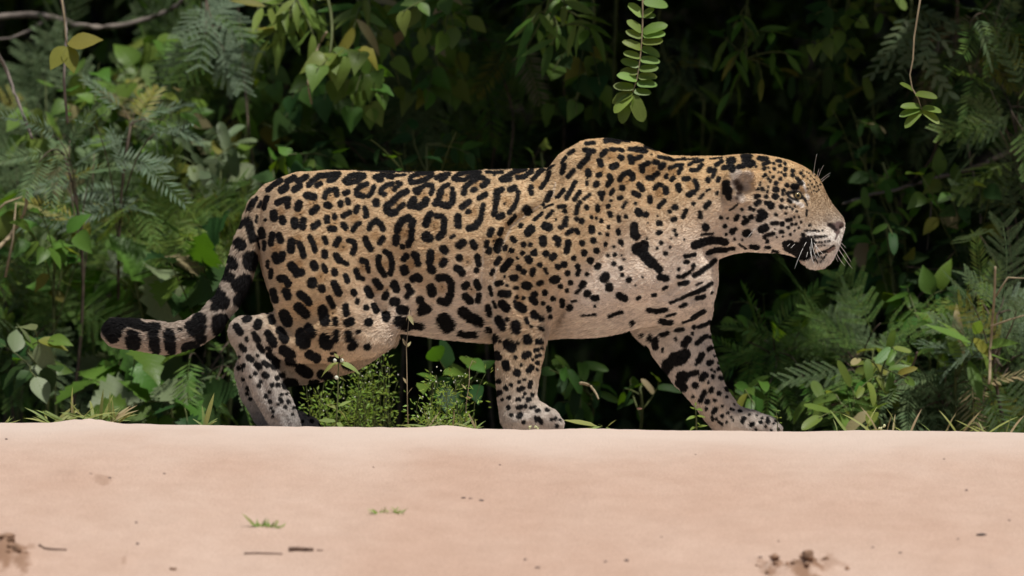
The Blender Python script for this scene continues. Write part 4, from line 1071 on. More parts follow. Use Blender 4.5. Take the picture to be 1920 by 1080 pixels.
def frond_mesh(kind, mat, var=0):
    k = (kind, mat, var)
    if k in _cache: return _cache[k]
    rr = random.Random(var * 7 + 3)
    V, F = [], []
    def quad(base, d, n, L, W):
        s = d.cross(n).normalized()
        i = len(V)
        V.extend([base, base + d * L * .45 + s * W, base + d * L, base + d * L * .45 - s * W])
        F.append((i, i + 1, i + 2, i + 3))
    droop = [.15, .3, .05, .4][var % 4]
    ax = lambda t: Vector((t, .04 * math.sin(t * 3 + var), -droop * t * t))
    def rod(a, b, w):
        i = len(V); s = Vector((0, 0, 1)).cross((b - a).normalized()).normalized() * w; u = Vector((0, 0, w))
        V.extend([a + s, a - s, a + u, b + s, b - s, b + u]); F.extend([(i, i + 3, i + 4, i + 1), (i + 1, i + 4, i + 5, i + 2), (i + 2, i + 5, i + 3, i)])
    ts = np.linspace(0, 1, 6)
    for a, b in zip(ts[:-1], ts[1:]): rod(ax(a), ax(b), .006)
    if kind == 'mimosa':
        np_ = 8
        for i in range(np_):
            t = .16 + .82 * i / (np_ - 1)
            for sd in (-1, 1):
                ln = .40 * (1 - .55 * abs(t - .45) ** 1.3) * rr.uniform(.85, 1.1)
                ang = math.radians(rr.uniform(48, 66) - 18 * t)
                d = Vector((math.cos(ang), sd * math.sin(ang), rr.uniform(-.12, .08))).normalized()
                b0 = ax(t); nl = 13
                rod(b0, b0 + d * ln + Vector((0, 0, -.05 * ln)), .003)
                for j in range(nl):
                    q = (j + .6) / nl
                    pb = b0 + d * ln * q + Vector((0, 0, -.05 * ln * q * q))
                    for s2 in (-1, 1):
                        a2 = math.radians(58 - 14 * q) * s2
                        dd = Vector((d.x * math.cos(a2) - d.y * math.sin(a2), d.x * math.sin(a2) + d.y * math.cos(a2), d.z + rr.uniform(-.1, .15))).normalized()
                        quad(pb, dd, Vector((0, 0, 1)), .058 * (1.1 - .45 * q), .0085)
    elif kind == 'feather':      # simple pinnate, narrow leaflets
        n = 13
        for i in range(n):
            t = .12 + .86 * i / (n - 1)
            for sd in (-1, 1):
                ln = .30 * (1 - .75 * abs(t - .42) ** 1.5) * rr.uniform(.88, 1.1)
                ang = math.radians(62 - 26 * t + rr.uniform(-6, 6))
                d = Vector((math.cos(ang), sd * math.sin(ang), rr.uniform(-.18, .06))).normalized()
                quad(ax(t), d, Vector((0, .15 * sd, 1)).normalized(), ln, .024)
    elif kind == 'pinnate':      # pairs of oblong leaflets
        n = 6
        for i in range(n):
            t = .2 + .78 * i / (n - 1)
            for sd in (-1, 1):
                ln = .26 * rr.uniform(.85, 1.1)
                ang = math.radians(60 - 22 * t + rr.uniform(-8, 8))
                d = Vector((math.cos(ang), sd * math.sin(ang), rr.uniform(-.2, .05))).normalized()
                n_ = Vector((0, .2 * sd, 1)).normalized(); s = d.cross(n_).normalized(); b0 = ax(t)
                i0 = len(V); pr = SHAPES['oblong'][::2]
                for (q, w) in pr: V.extend([b0 + d * ln * q + s * ln * w, b0 + d * ln * q - s * ln * w])
                for m in range(len(pr) - 1): F.append((i0 + 2 * m, i0 + 2 * m + 2, i0 + 2 * m + 3, i0 + 2 * m + 1))
    me = bpy.data.meshes.new('frond'); me.from_pydata([tuple(v) for v in V], [], F); me.materials.append(LM[mat]); me.update()
    _cache[k] = me
    return me

def place(me, name, root, pos, d, nrm, size):
    d = Vector(d).normalized()
    z = Vector(nrm) - d * Vector(nrm).dot(d)
    z = z.normalized() if z.length > 1e-4 else d.orthogonal().normalized()
    y = z.cross(d)
    M = Matrix(((d.x, y.x, z.x, 0), (d.y, y.y, z.y, 0), (d.z, y.z, z.z, 0), (0, 0, 0, 1)))
    o = bpy.data.objects.new(name, me)
    COL.objects.link(o)
    o.parent = root
    o.matrix_local = Matrix.Translation(Vector(pos) - root.location) @ M @ Matrix.Diagonal((size, size, size, 1))
    return o

def vbez(a, b, c, n=8):
    a, b, c = Vector(a), Vector(b), Vector(c)
    return [a * (1 - t) ** 2 + b * 2 * t * (1 - t) + c * t * t for t in [i / (n - 1) for i in range(n)]]
def rv(s=1.0): return Vector((PR.gauss(0, s), PR.gauss(0, s), PR.gauss(0, s)))
class Tubes:
    def __init__(self): self.V, self.F = [], []
    def add(self, pts, r0, r1, ns=5):
        n = len(pts)
        V, F = tube(pts, [lerp(r0, r1, i / (n - 1)) for i in range(n)], ns)
        o = len(self.V)
        self.V += V; self.F += [tuple(i + o for i in f) for f in F]
    def build(self, name, mat, root):
        return mesh_obj(name, [Vector(v) - root.location for v in self.V], self.F, mat, root)

FRONDS = ('mimosa', 'feather', 'pinnate')
def plant(name, label, cat, origin, centre, spread, nb, nl, kind, mat, size, droop=.3, stem=m_stem, r=3.0, group=None, up=.72, face=.55, only_tip=False, yr=.3, mats=None):
    """shrub or vine: a main stem from origin to centre, nb branches over the spread, nl leaves or fronds on each"""
    k = S * (DIST + centre[2]) / DIST
    A, C = P(*origin), P(*centre)
    root = empty(name, A, label, cat, group)
    T = Tubes()
    mid = (A + C) / 2 + Vector((PR.uniform(-.1, .1), PR.uniform(-.05, .05), 0)) + Vector((0, 0, abs(C.z - A.z) * .15 if C.z > A.z else 0))
    main = vbez(A, mid, C, 9)
    T.add(main, r * k * 1.3, r * k * .8)
    for b in range(nb):
        t0 = PR.randint(4, 8)
        a = main[t0]
        th = 2 * math.pi * (b + PR.random() * .7) / nb; rad = PR.uniform(.55, 1.05)
        e = C + Vector((math.cos(th) * rad * spread[0] * k, PR.uniform(-yr, yr), math.sin(th) * rad * spread[1] * k))
        m = (a + e) / 2 + Vector((PR.uniform(-.03, .03), PR.uniform(-.04, .04), .25 * (e - a).length * PR.uniform(.0, 1)))
        path = vbez(a, m, e, 8)
        T.add(path, r * k * .65, r * k * .3, 4)
        for i in range(nl):
            t = .25 + .75 * (i + PR.random() * .5) / max(nl - .5, 1) if not only_tip else 1.0
            t = min(t, 1)
            j = min(int(t * 7), 6); pos = path[j].lerp(path[j + 1], t * 7 - j)
            bd = (path[j + 1] - path[j]).normalized()
            sd = 1 if i % 2 else -1
            side = bd.cross(Vector((0, -1, .3))).normalized() * sd
            if i == nl - 1: d = bd + rv(.15)
            else: d = bd * PR.uniform(.25, .7) + side * PR.uniform(.6, 1.0) + rv(.2)
            d.z -= droop * PR.uniform(.4, 1.4)
            nrm = Vector((PR.gauss(0, .35), -face + PR.gauss(0, .3), up + PR.gauss(0, .25)))
            sz = PR.uniform(*size) * k
            mt = PR.choice(mats) if mats else mat
            if PR.random() < .05: mt = PR.choice(['straw', 'yellow', 'yellow'])
            if kind in FRONDS:
                place(frond_mesh(kind, mt, PR.randint(0, 3)), 'frond', root, pos, d, nrm, sz)
            else:
                place(leaf_mesh(kind, mt, PR.randint(0, 3)), 'leaf', root, pos, d, nrm, sz)
    T.build('stem', stem, root)
    return root

GB = 860       # photo row well below the crest: plants behind the bank root down there
# --- left: the lit edge of the thicket
plant('mimosa_shrub', 'blue green feathery mimosa filling the left edge above the grass tuft', 'shrub', (40,GB,2.70), (120,250,2.55), (120,110), 9, 4, 'mimosa', 'blue', (120,180), stem=m_wood)
plant('mimosa_shrub', 'grey green mimosa with long fingered fronds right of the three yellow leaves', 'shrub', (200,GB,2.90), (265,215,2.70), (105,85), 8, 4, 'feather', 'blue', (95,150), stem=m_wood)
plant('mimosa_shrub', 'dull green mimosa bush under the top edge, left of the bamboo shoots', 'shrub', (420,GB,3.40), (420,95,3.10), (130,95), 10, 4, 'mimosa', 'mimosa', (120,180), stem=m_wood, mats=['mimosa','blue'])
plant('mimosa_shrub', 'mimosa sprays hanging at the far left margin halfway up', 'shrub', (10,GB,2.30), (75,350,2.25), (85,75), 7, 4, 'mimosa', 'blue', (110,160), stem=m_wood)
plant('heart_leaf_vine', 'climbing vine with big heart leaves left of centre near the top', 'vine', (330,GB,2.80), (262,120,2.50), (75,80), 5, 4, 'heart', 'mid', (42,66), .5, mats=['mid','bright'])
plant('heart_leaf_vine', 'bright heart leaved vine among the mimosa at the left margin', 'vine', (90,GB,2.30), (70,210,2.20), (60,90), 5, 3, 'heart', 'bright', (40,60), .6)
plant('oblong_leaf_shrub', 'pale oblong leaved sprig just above and left of the jaguar rump', 'shrub', (420,GB,2.10), (398,300,2.00), (62,50), 6, 5, 'oblong', 'pale', (40,62), .25)
plant('oblong_leaf_shrub', 'shaded olive broad leaves against the rump behind the tail root', 'shrub', (500,GB,2.40), (470,330,2.30), (40,62), 5, 4, 'broad', 'pale', (50,80), .35, mats=['pale','mid'])
plant('broad_leaf_shrub', 'fresh green broad leaves at the left edge level with the rump', 'shrub', (30,GB,2.00), (70,395,1.95), (75,45), 6, 4, 'broad', 'mid', (60,90), .35, mats=['mid','bright'])
plant('feather_leaf_shrub', 'yellow green feathery shrub sprouting behind the bend of the tail', 'shrub', (330,GB,1.80), (295,420,1.75), (95,60), 9, 4, 'mimosa', 'bright', (95,140), .1, mats=['bright','mimosa'])
plant('feather_leaf_shrub', 'light green sprays between tail root and the feathery shrub', 'shrub', (420,GB,1.80), (400,445,1.70), (48,45), 6, 4, 'feather', 'bright', (70,105), .15)
plant('large_leaf_plant', 'plant with very large pale pointed leaves above the tail tip', 'plant', (300,GB,1.65), (255,530,1.55), (95,55), 8, 3, 'lobed', 'pale', (85,130), .35, mats=['pale','mid'], r=4)
plant('large_leaf_plant', 'deep green large leaved plant inside the crook of the tail', 'plant', (370,GB,1.70), (360,515,1.60), (70,60), 8, 3, 'lobed', 'mid', (75,120), .3, mats=['mid','mid','dark'], r=4)
plant('large_leaf_plant', 'low plant with wide drooping leaves beneath the tail', 'plant', (260,GB,1.50), (235,690,1.40), (110,52), 7, 3, 'lobed', 'mid', (75,120), .4, mats=['mid','pale','mid'], r=4)
plant('large_leaf_plant', 'ground hugging broad leaves between grass tuft and hind paws', 'plant', (320,GB,1.35), (320,755,1.30), (95,40), 8, 3, 'lobed', 'mid', (60,90), .3, mats=['mid','dark'], r=3)
plant('mimosa_shrub', 'dim mimosa at the lower left corner above the sand', 'shrub', (40,GB,1.90), (60,600,1.80), (95,85), 9, 4, 'mimosa', 'blue', (120,170), .3, stem=m_wood, mats=['blue','mimosa'])
plant('mimosa_shrub', 'mimosa fronds hanging behind the hock below the tail', 'shrub', (420,GB,1.60), (415,665,1.55), (55,55), 7, 3, 'feather', 'mimosa', (95,140), .5, stem=m_wood, mats=['blue','mimosa'])
plant('mimosa_shrub', 'dull mimosa thicket left of the large pale leaves', 'shrub', (140,GB,2.10), (130,480,2.05), (95,70), 9, 4, 'mimosa', 'blue', (110,160), .3, stem=m_wood, mats=['blue','mimosa','mid'])
plant('heart_leaf_vine', 'dark vine leaves behind the pale oblong sprig', 'vine', (330,GB,2.60), (330,300,2.50), (90,110), 8, 4, 'heart', 'mid', (40,60), .5, mats=['mid','dark','mid'])
plant('heart_leaf_vine', 'small leaved vine spilling over above the rump', 'vine', (480,-120,2.70), (465,200,2.50), (60,110), 7, 4, 'heart', 'mid', (30,50), .6, mats=['mid','mimosa'])
# --- top centre
plant('bamboo_shoot', 'bright narrow leaved shoot at the top edge left of centre', 'shrub', (500,-110,1.9), (555,45,1.7), (75,55), 6, 7, 'lance', 'bright', (52,80), .4)
plant('bamboo_shoot', 'narrow leaved shoot with long hanging leaves right of the first', 'shrub', (640,-110,2.1), (690,40,1.9), (60,50), 5, 6, 'lance', 'bright', (60,90), .5, mats=['bright','mid'])
plant('heart_leaf_vine', 'vine with bright paired heart leaves above the middle of the back', 'vine', (580,-80,1.8), (612,125,1.6), (30,45), 4, 3, 'heart', 'bright', (44,62), .6)
plant('heart_leaf_vine', 'shaded vine clump above the loin', 'vine', (560,-80,2.4), (590,225,2.2), (70,65), 7, 4, 'heart', 'mid', (38,60), .5, mats=['mid','dark'])
plant('mimosa_shrub', 'shaded blue green mimosa hanging in the upper middle', 'shrub', (720,-120,2.7), (745,95,2.5), (110,70), 9, 4, 'mimosa', 'blue', (120,170), .3, stem=m_wood)
plant('mimosa_shrub', 'long green mimosa frond cluster right of the upper middle', 'shrub', (900,-120,2.6), (890,100,2.4), (95,55), 8, 3, 'feather', 'mimosa', (105,150), .2, stem=m_wood, mats=['mimosa','mid'])
plant('heart_leaf_vine', 'yellowish vine leaves low in the upper middle gap', 'vine', (850,-120,2.2), (830,150,2.0), (75,50), 6, 4, 'heart', 'bright', (32,52), .4, mats=['bright','mid','mid'])
plant('heart_leaf_vine', 'dark round leaved vine left of the hanging frond', 'vine', (1000,-100,2.9), (985,115,2.7), (110,70), 9, 4, 'heart', 'mid', (42,66), .5, mats=['mid','dark'])
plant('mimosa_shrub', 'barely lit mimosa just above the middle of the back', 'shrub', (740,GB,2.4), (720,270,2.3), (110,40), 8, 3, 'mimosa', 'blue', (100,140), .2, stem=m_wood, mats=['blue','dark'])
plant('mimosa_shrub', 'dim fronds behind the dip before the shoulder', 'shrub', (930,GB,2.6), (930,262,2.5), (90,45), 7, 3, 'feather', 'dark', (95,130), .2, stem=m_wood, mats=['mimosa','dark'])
plant('heart_leaf_vine', 'few small bright leaves just left of the shoulder hump', 'vine', (1010,GB,1.8), (1015,285,1.7), (30,22), 3, 3, 'heart', 'bright', (20,30), .3)
# --- right
plant('heart_leaf_vine', 'dark leaves around the foot of the hanging frond', 'vine', (1160,-80,2.6), (1150,215,2.4), (65,40), 5, 4, 'broad', 'mid', (36,56), .4, mats=['mid','dark'])
plant('feather_leaf_shrub', 'pale star shaped frond right of the hanging frond', 'shrub', (1270,-60,2.6), (1262,135,2.4), (35,25), 4, 3, 'feather', 'blue', (55,80), .2)
plant('broad_leaf_shrub', 'dim green leaves over the neck deep in shade', 'shrub', (1330,GB,3.1), (1320,185,2.9), (75,70), 8, 4, 'lance', 'mid', (45,75), .4, mats=['mid','dark'])
plant('broad_leaf_shrub', 'small shaded leaves above the head', 'shrub', (1520,-100,2.7), (1530,150,2.5), (70,70), 7, 4, 'oblong', 'mid', (34,54), .3, mats=['mid','dark'])
plant('broad_leaf_shrub', 'a few round leaves at the top edge right of centre', 'shrub', (1640,-100,2.2), (1640,15,2.0), (45,30), 4, 3, 'oblong', 'mid', (34,48), .4, mats=['mid','bright'])
plant('pinnate_leaf_shrub', 'light green pinnate sprig hanging at the upper right', 'shrub', (1730,-100,1.9), (1722,75,1.7), (30,45), 4, 3, 'pinnate', 'pale', (75,105), .5)
plant('mimosa_shrub', 'blue green mimosa crown in the upper right corner', 'shrub', (1890,-120,1.8), (1850,80,1.6), (75,75), 9, 4, 'feather', 'blue', (85,125), .3, stem=m_wood, mats=['blue','mimosa'])
plant('mimosa_shrub', 'mimosa sprays at the right margin below the corner', 'shrub', (1960,GB,1.7), (1895,200,1.5), (70,70), 8, 4, 'mimosa', 'mimosa', (95,140), .3, stem=m_wood, mats=['mimosa','blue','bright'])
plant('mimosa_shrub', 'shaded fronds behind the pinnate sprig', 'shrub', (1780,-90,2.4), (1770,170,2.3), (85,75), 8, 3, 'feather', 'blue', (90,130), .4, stem=m_wood, mats=['blue','dark'])
plant('broad_leaf_shrub', 'shaded broad leaves right of the forehead', 'shrub', (1680,GB,2.0), (1655,305,1.9), (55,40), 6, 4, 'broad', 'mid', (34,54), .3, mats=['mid','mid','dark'])
plant('mimosa_shrub', 'dark teal mimosa at the right margin level with the muzzle', 'shrub', (1930,GB,1.6), (1890,430,1.5), (60,70), 8, 3, 'mimosa', 'blue', (100,140), .3, stem=m_wood, mats=['blue','dark'])
plant('broad_leaf_shrub', 'dark green leaves behind the whiskers', 'shrub', (1680,GB,1.9), (1660,480,1.8), (75,60), 8, 4, 'broad', 'mid', (44,68), .3, mats=['mid','dark'])
plant('broad_leaf_shrub', 'scattered leaves in the dark under the jaw', 'shrub', (1520,GB,2.2), (1510,570,2.0), (80,50), 7, 3, 'broad', 'mid', (36,58), .3, mats=['mid','dark'])
plant('broad_leaf_shrub', 'leafy shrub right of the jaw halfway down', 'shrub', (1740,GB,1.4), (1740,560,1.3), (75,55), 7, 4, 'broad', 'mid', (40,62), .3, mats=['mid','dark','mid'])
plant('mimosa_shrub', 'green mimosa bush right in front of the reaching foreleg', 'shrub', (1470,GB,1.6), (1455,665,1.5), (90,70), 10, 4, 'feather', 'mimosa', (85,125), .2, stem=m_wood, mats=['mimosa','mid','mid'])
plant('mimosa_shrub', 'dense mimosa bush in the lower right, second from the foreleg', 'shrub', (1610,GB,1.40), (1590,660,1.30), (100,65), 10, 4, 'mimosa', 'mimosa', (110,160), .2, stem=m_wood, mats=['mimosa','blue'])
plant('mimosa_shrub', 'grey green drooping mimosa at the lower right above the sand', 'shrub', (1760,GB,1.30), (1750,725,1.20), (120,60), 11, 4, 'feather', 'blue', (100,150), .5, stem=m_wood)
plant('mimosa_shrub', 'mimosa mass in the lower right corner', 'shrub', (1900,GB,1.40), (1880,690,1.30), (85,90), 10, 4, 'mimosa', 'blue', (110,160), .3, stem=m_wood, mats=['blue','mimosa'])
plant('round_leaf_shrub', 'light round leaves low between the forepaw and the drooping mimosa', 'shrub', (1590,GB,1.00), (1575,755,0.95), (75,38), 7, 3, 'oblong', 'bright', (48,72), .2, mats=['bright','mid'])
plant('round_leaf_shrub', 'pair of round leaves just above the front paw', 'shrub', (1400,GB,1.20), (1400,735,1.10), (38,30), 4, 3, 'oblong', 'mid', (40,56), .3)
plant('palmate_plant', 'bright spiky leaved shoot in the lower right', 'plant', (1810,GB,1.20), (1808,640,1.10), (45,20), 4, 5, 'lance', 'bright', (70,105), .1)
plant('feather_leaf_shrub', 'arching yellow green feather leaf at the right below the teal mimosa', 'shrub', (1860,GB,1.40), (1830,545,1.30), (35,40), 4, 2, 'feather', 'bright', (70,100), .6)
# --- seen between the legs
plant('broad_leaf_shrub', 'sunlit leafy plant between near and far forelegs', 'shrub', (1070,GB,1.5), (1085,715,1.4), (62,58), 7, 4, 'oblong', 'mid', (38,58), .3, mats=['mid','dark','mid'])
plant('broad_leaf_shrub', 'dim leaves at the left of the reaching foreleg', 'shrub', (1190,GB,1.3), (1200,730,1.2), (50,35), 4, 3, 'oblong', 'dark', (34,50), .3, mats=['mid','dark'])
plant('broad_leaf_shrub', 'dark leaves under the belly behind the flowering weed', 'shrub', (860,GB,1.2), (860,700,1.1), (60,60), 6, 3, 'broad', 'dark', (44,70), .3, mats=['mid','dark'])

# --- more mixed growth
plant('feather_leaf_shrub', 'grey teal fingered fronds in the middle of the left growth', 'shrub', (240,GB,1.7), (245,235,1.55), (70,50), 7, 3, 'feather', 'teal', (85,130), .35, stem=m_wood)
plant('feather_leaf_shrub', 'pale teal fronds left of the fingered ones', 'shrub', (120,GB,1.6), (120,290,1.45), (70,45), 7, 3, 'feather', 'teal', (80,125), .35, stem=m_wood, mats=['teal','blue'])
plant('feather_leaf_shrub', 'light feathery sprays at the top left of the bamboo shoots', 'shrub', (380,-110,2.0), (385,70,1.8), (70,50), 7, 3, 'mimosa', 'teal', (95,140), .35, stem=m_wood, mats=['teal','mimosa'])
plant('feather_leaf_shrub', 'soft feathery bush at the right edge above the corner mimosa', 'shrub', (1900,GB,1.1), (1870,590,1.0), (60,55), 7, 3, 'mimosa', 'teal', (90,130), .3, stem=m_wood, mats=['teal','blue'])
plant('heart_leaf_vine', 'dim leaves just above the loin behind the rump', 'vine', (560,GB,1.7), (575,290,1.6), (70,32), 7, 4, 'heart', 'mid', (30,48), .3, mats=['mid','dark'])
plant('broad_leaf_shrub', 'dim leafy sprays over the middle of the back', 'shrub', (810,GB,1.8), (800,270,1.7), (110,40), 9, 4, 'broad', 'mid', (30,50), .3, mats=['mid','dark'])
plant('heart_leaf_vine', 'leafy vine under the arching grey branch', 'vine', (190,GB,2.4), (180,165,2.2), (70,70), 7, 4, 'heart', 'bright', (36,58), .5, mats=['bright','mid','mid'])
plant('heart_leaf_vine', 'green vine between the fingered mimosa and the pale oblong sprig', 'vine', (320,GB,2.2), (320,210,2.0), (60,60), 6, 4, 'broad', 'mid', (36,56), .4, mats=['bright','mid'])
plant('broad_leaf_shrub', 'soft leaved shrub at the left above the large pale leaves', 'shrub', (110,GB,1.6), (105,445,1.5), (80,45), 8, 4, 'broad', 'mid', (40,64), .35, mats=['mid','bright','mid'])
plant('broad_leaf_shrub', 'broad leaves in front of the dim mimosa at the lower left', 'shrub', (60,GB,1.2), (50,660,1.1), (70,60), 8, 3, 'broad', 'mid', (46,72), .4, mats=['mid','dark','pale'])
plant('heart_leaf_vine', 'leafy vine hanging between the two bamboo shoots and the back', 'vine', (690,-90,1.9), (690,170,1.7), (60,60), 7, 4, 'heart', 'mid', (32,52), .5, mats=['bright','mid','mid'])
plant('broad_leaf_shrub', 'cluster of mid green leaves at the top edge in the centre', 'shrub', (820,-110,1.9), (810,45,1.7), (80,45), 8, 4, 'broad', 'mid', (36,58), .4, mats=['mid','mid','bright'])
plant('bamboo_shoot', 'drooping narrow leaves at the top left of the hanging frond', 'shrub', (1020,-110,1.7), (1040,50,1.5), (80,50), 7, 5, 'lance', 'mid', (50,80), .5, mats=['mid','bright'])
plant('heart_leaf_vine', 'loose vine leaves between back and hanging frond', 'vine', (1090,-100,2.0), (1080,185,1.8), (70,55), 6, 4, 'heart', 'mid', (34,54), .5, mats=['mid','dark'])
plant('broad_leaf_shrub', 'faint leaf sprays right of the hanging frond', 'shrub', (1420,-100,2.0), (1400,110,1.8), (80,75), 9, 4, 'lance', 'mid', (44,70), .4, mats=['mid','dark','mid'])
plant('heart_leaf_vine', 'vine leaves above the forehead at the top', 'vine', (1580,-100,2.0), (1570,70,1.8), (70,60), 7, 4, 'heart', 'mid', (32,50), .4, mats=['mid','dark','bright'])
plant('broad_leaf_shrub', 'leaf sprays behind the brow whiskers', 'shrub', (1620,GB,2.2), (1605,225,2.0), (60,55), 7, 4, 'oblong', 'mid', (34,54), .4, mats=['mid','dark'])
plant('broad_leaf_shrub', 'leaves under the grey slanting branch at the right', 'shrub', (1790,GB,1.9), (1780,360,1.7), (80,55), 8, 4, 'broad', 'mid', (36,58), .4, mats=['mid','dark','bright'])
plant('broad_leaf_shrub', 'leafy tangle right of the nose', 'shrub', (1690,GB,1.7), (1660,410,1.6), (60,45), 7, 4, 'oblong', 'mid', (32,50), .3, mats=['mid','dark'])
plant('broad_leaf_shrub', 'mid green leaves in the gap before the chest', 'shrub', (1420,GB,1.8), (1420,580,1.6), (60,40), 6, 3, 'broad', 'mid', (34,54), .3, mats=['mid','dark'])
plant('round_leaf_shrub', 'leafy sprigs mixed into the dense mimosa at the lower right', 'shrub', (1660,GB,1.1), (1655,690,1.0), (80,50), 8, 4, 'oblong', 'mid', (34,52), .3, mats=['mid','bright'])

# --- the bright frond hanging above the shoulder: every leaflet its own piece
hf = empty('hanging_frond', P(1205,-40,.42), 'bright green pinnate frond hanging alone above the shoulder', 'frond')
def HP(u, v, dy=0): return P(u, v, .42 + dy)
T = Tubes()
spine = [HP(u, v) for u, v in [(1205,-40),(1205,0),(1205,40),(1203,80),(1199,120),(1194,150),(1186,172)]]
T.add(spine, .0028, .0015); T.build('rachis', m_dry, hf)
LFL = [((1205,32),(1182,5)),((1205,32),(1222,14)),((1203,30),(1228,28)),((1205,60),(1180,38)),((1206,62),(1243,42)),((1204,70),(1176,58)),((1205,66),(1243,60)),((1203,92),(1175,75)),((1203,78),(1240,75)),
       ((1201,108),(1173,97)),((1202,92),(1238,98)),((1200,124),(1167,112)),((1200,112),(1235,112)),((1197,138),(1165,128)),((1198,130),(1232,126)),((1195,150),(1162,138)),((1197,146),(1230,138)),
       ((1190,164),(1153,160)),((1194,158),(1230,155)),((1187,174),(1148,185)),((1188,172),(1219,172)),((1185,178),(1152,205)),((1185,180),(1160,225)),((1186,178),(1205,224)),((1206,4),(1250,6)),((1205,0),(1180,-20))]
for i, (a, b) in enumerate(LFL):
    pa, pb = HP(*a), HP(*b, PR.uniform(-.02, .01))
    place(leaf_mesh('oblong', 'weed' if i % 3 == 0 else 'bright', i % 3), 'leaflet', hf, pa, pb - pa, Vector((PR.gauss(0, .15), -.8, .55)), (pb - pa).length * 1.08).scale[1] *= 1.3
# --- light green compound leaf at the right
cf = empty('compound_leaf', P(1735,-60,.45), 'drooping sprig ending in five light oval leaflets at the upper right', 'leaf')
T = Tubes(); T.add([P(u, v, .45) for u, v in [(1735,-60),(1722,20),(1714,70),(1712,110),(1706,140),(1710,165),(1722,185),(1728,205)]], .003, .0015); T.build('stalk', m_dry, cf)
for a, b in [((1727,200),(1695,196)),((1727,204),(1692,212)),((1728,206),(1700,232)),((1729,206),(1758,225)),((1729,202),(1760,205)),((1712,170),(1694,155)),((1716,176),(1752,178))]:
    pa, pb = P(*a, .45), P(*b, .42)
    place(leaf_mesh('oblong', 'bright', 0), 'leaflet', cf, pa, pb - pa, Vector((0, -.7, .6)), (pb - pa).length * 1.1)
# --- three yellow leaves at the top left
yf = empty('yellow_leaf_sprig', P(122,-20,1.0), 'sprig of three yellowing leaves at the upper left', 'sprig')
T = Tubes(); T.add([P(u, v, 1.0) for u, v in [(112,-30),(120,30),(123,70),(125,84)]], .0025, .0016); T.build('stalk', m_dry, yf)
for a, b in [((126,82),(186,72)),((122,86),(96,126)),((126,86),(138,132))]:
    pa, pb = P(*a, 1.0), P(*b, .98)
    place(leaf_mesh('broad', 'yellow', 2), 'leaf', yf, pa, pb - pa, Vector((.1, -.7, .6)), (pb - pa).length * 1.1)

# --- bare branches and vines
def branch(name, label, pts, y, r0, r1, mat, cat='branch', subs=()):
    o = empty(name, P(*pts[0], y), label, cat)
    T = Tubes()
    Q = [P(u, v, y + .05 * math.sin(i * 1.7)) for i, (u, v) in enumerate(pts)]
    fine = []
    for i in range(len(Q) - 1):
        p0, p1, p2, p3 = Q[max(i - 1, 0)], Q[i], Q[i + 1], Q[min(i + 2, len(Q) - 1)]
        for k_ in range(5):
            t = k_ / 5
            fine.append(.5 * ((2 * p1) + (p2 - p0) * t + (2 * p0 - 5 * p1 + 4 * p2 - p3) * t * t + (3 * p1 - p0 - 3 * p2 + p3) * t ** 3) + rv(r0 * S * .12))
    fine.append(Q[-1])
    T.add(fine, r0 * S, r1 * S, 7)
    for s_ in subs:
        T.add([P(u, v, y) for u, v in s_], r1 * S, r1 * S * .5, 5)
    T.build('wood', mat, o)
    return o
branch('bare_branch', 'grey bare branch arching across the upper left corner', [(-30,36),(30,28),(95,30),(150,48),(210,50),(280,34),(330,10),(360,-30)], 2.6, 7, 4.5, m_grey, subs=[[(95,30),(60,55),(20,72),(-20,74)]])
branch('bare_branch', 'thin bare stem rising at the left margin', [(-10,90),(15,140),(35,195),(60,260)], 1.4, 4, 3, m_grey)
branch('bare_branch', 'pale vertical vine at the upper left beside the yellow leaves', [(112,-20),(122,40),(124,70),(120,150),(127,230)], 1.15, 3.5, 2.5, m_grey, 'vine')
branch('bare_twig', 'dry brown stalks leaning at the left margin above the tail', [(-10,470),(20,440),(45,400),(52,360)], 1.3, 5, 3, m_dry, subs=[[(10,520),(24,450),(30,380)],[(-10,400),(10,380),(44,368)]])
branch('hanging_vine', 'pale curved vine dangling above the loin', [(612,60),(596,90),(582,125),(578,160),(584,195)], 1.5, 2.6, 2, m_dry, 'vine')
branch('hanging_vine', 'thin stem hanging behind the rump', [(440,-40),(452,80),(462,190),(466,240),(472,290),(478,360)], 2.2, 2.2, 2.0, m_wood, 'vine')
branch('hanging_vine', 'brownish vine hanging in the dark above the back', [(945,150),(958,195),(962,240),(952,330)], 2.2, 2.6, 2, m_wood, 'vine')
branch('hanging_vine', 'second straight vine in the dark left of the shoulder hump', [(1056,130),(1058,200),(1056,300)], 2.6, 2.2, 2, m_wood, 'vine')
branch('bare_branch', 'grey branch slanting down from the right margin behind the forehead', [(1960,255),(1885,288),(1830,312),(1750,335),(1690,352),(1630,366),(1580,382)], 1.8, 6, 2.5, m_grey)
branch('bare_branch', 'thin forked twig hanging from the grey branch at the right', [(1815,270),(1824,320),(1838,370),(1838,420)], 1.75, 3, 2, m_grey, subs=[[(1750,335),(1745,400),(1738,470)]])
branch('bare_branch', 'dark twig crossing behind the whiskers', [(1760,250),(1745,300),(1700,350),(1680,400),(1650,460)], 2.1, 3, 2, m_wood)
branch('bare_twig', 'pale stem standing up at the lower right corner', [(1855,720),(1858,640),(1864,560),(1866,500)], .85, 3.2, 2.4, m_dry, subs=[[(1864,560),(1890,520),(1925,522)],[(1858,612),(1890,600),(1930,588)]])
branch('bare_twig', 'dead stem under the mimosa at the lower right', [(1560,760),(1640,735),(1700,700),(1720,660)], 1.0, 3, 2, m_wood)
branch('bare_twig', 'reddish dead twigs right of the chin', [(1720,560),(1750,520),(1790,470)], 1.6, 2.6, 1.6, m_wood, subs=[[(1700,500),(1750,505),(1850,500)]])
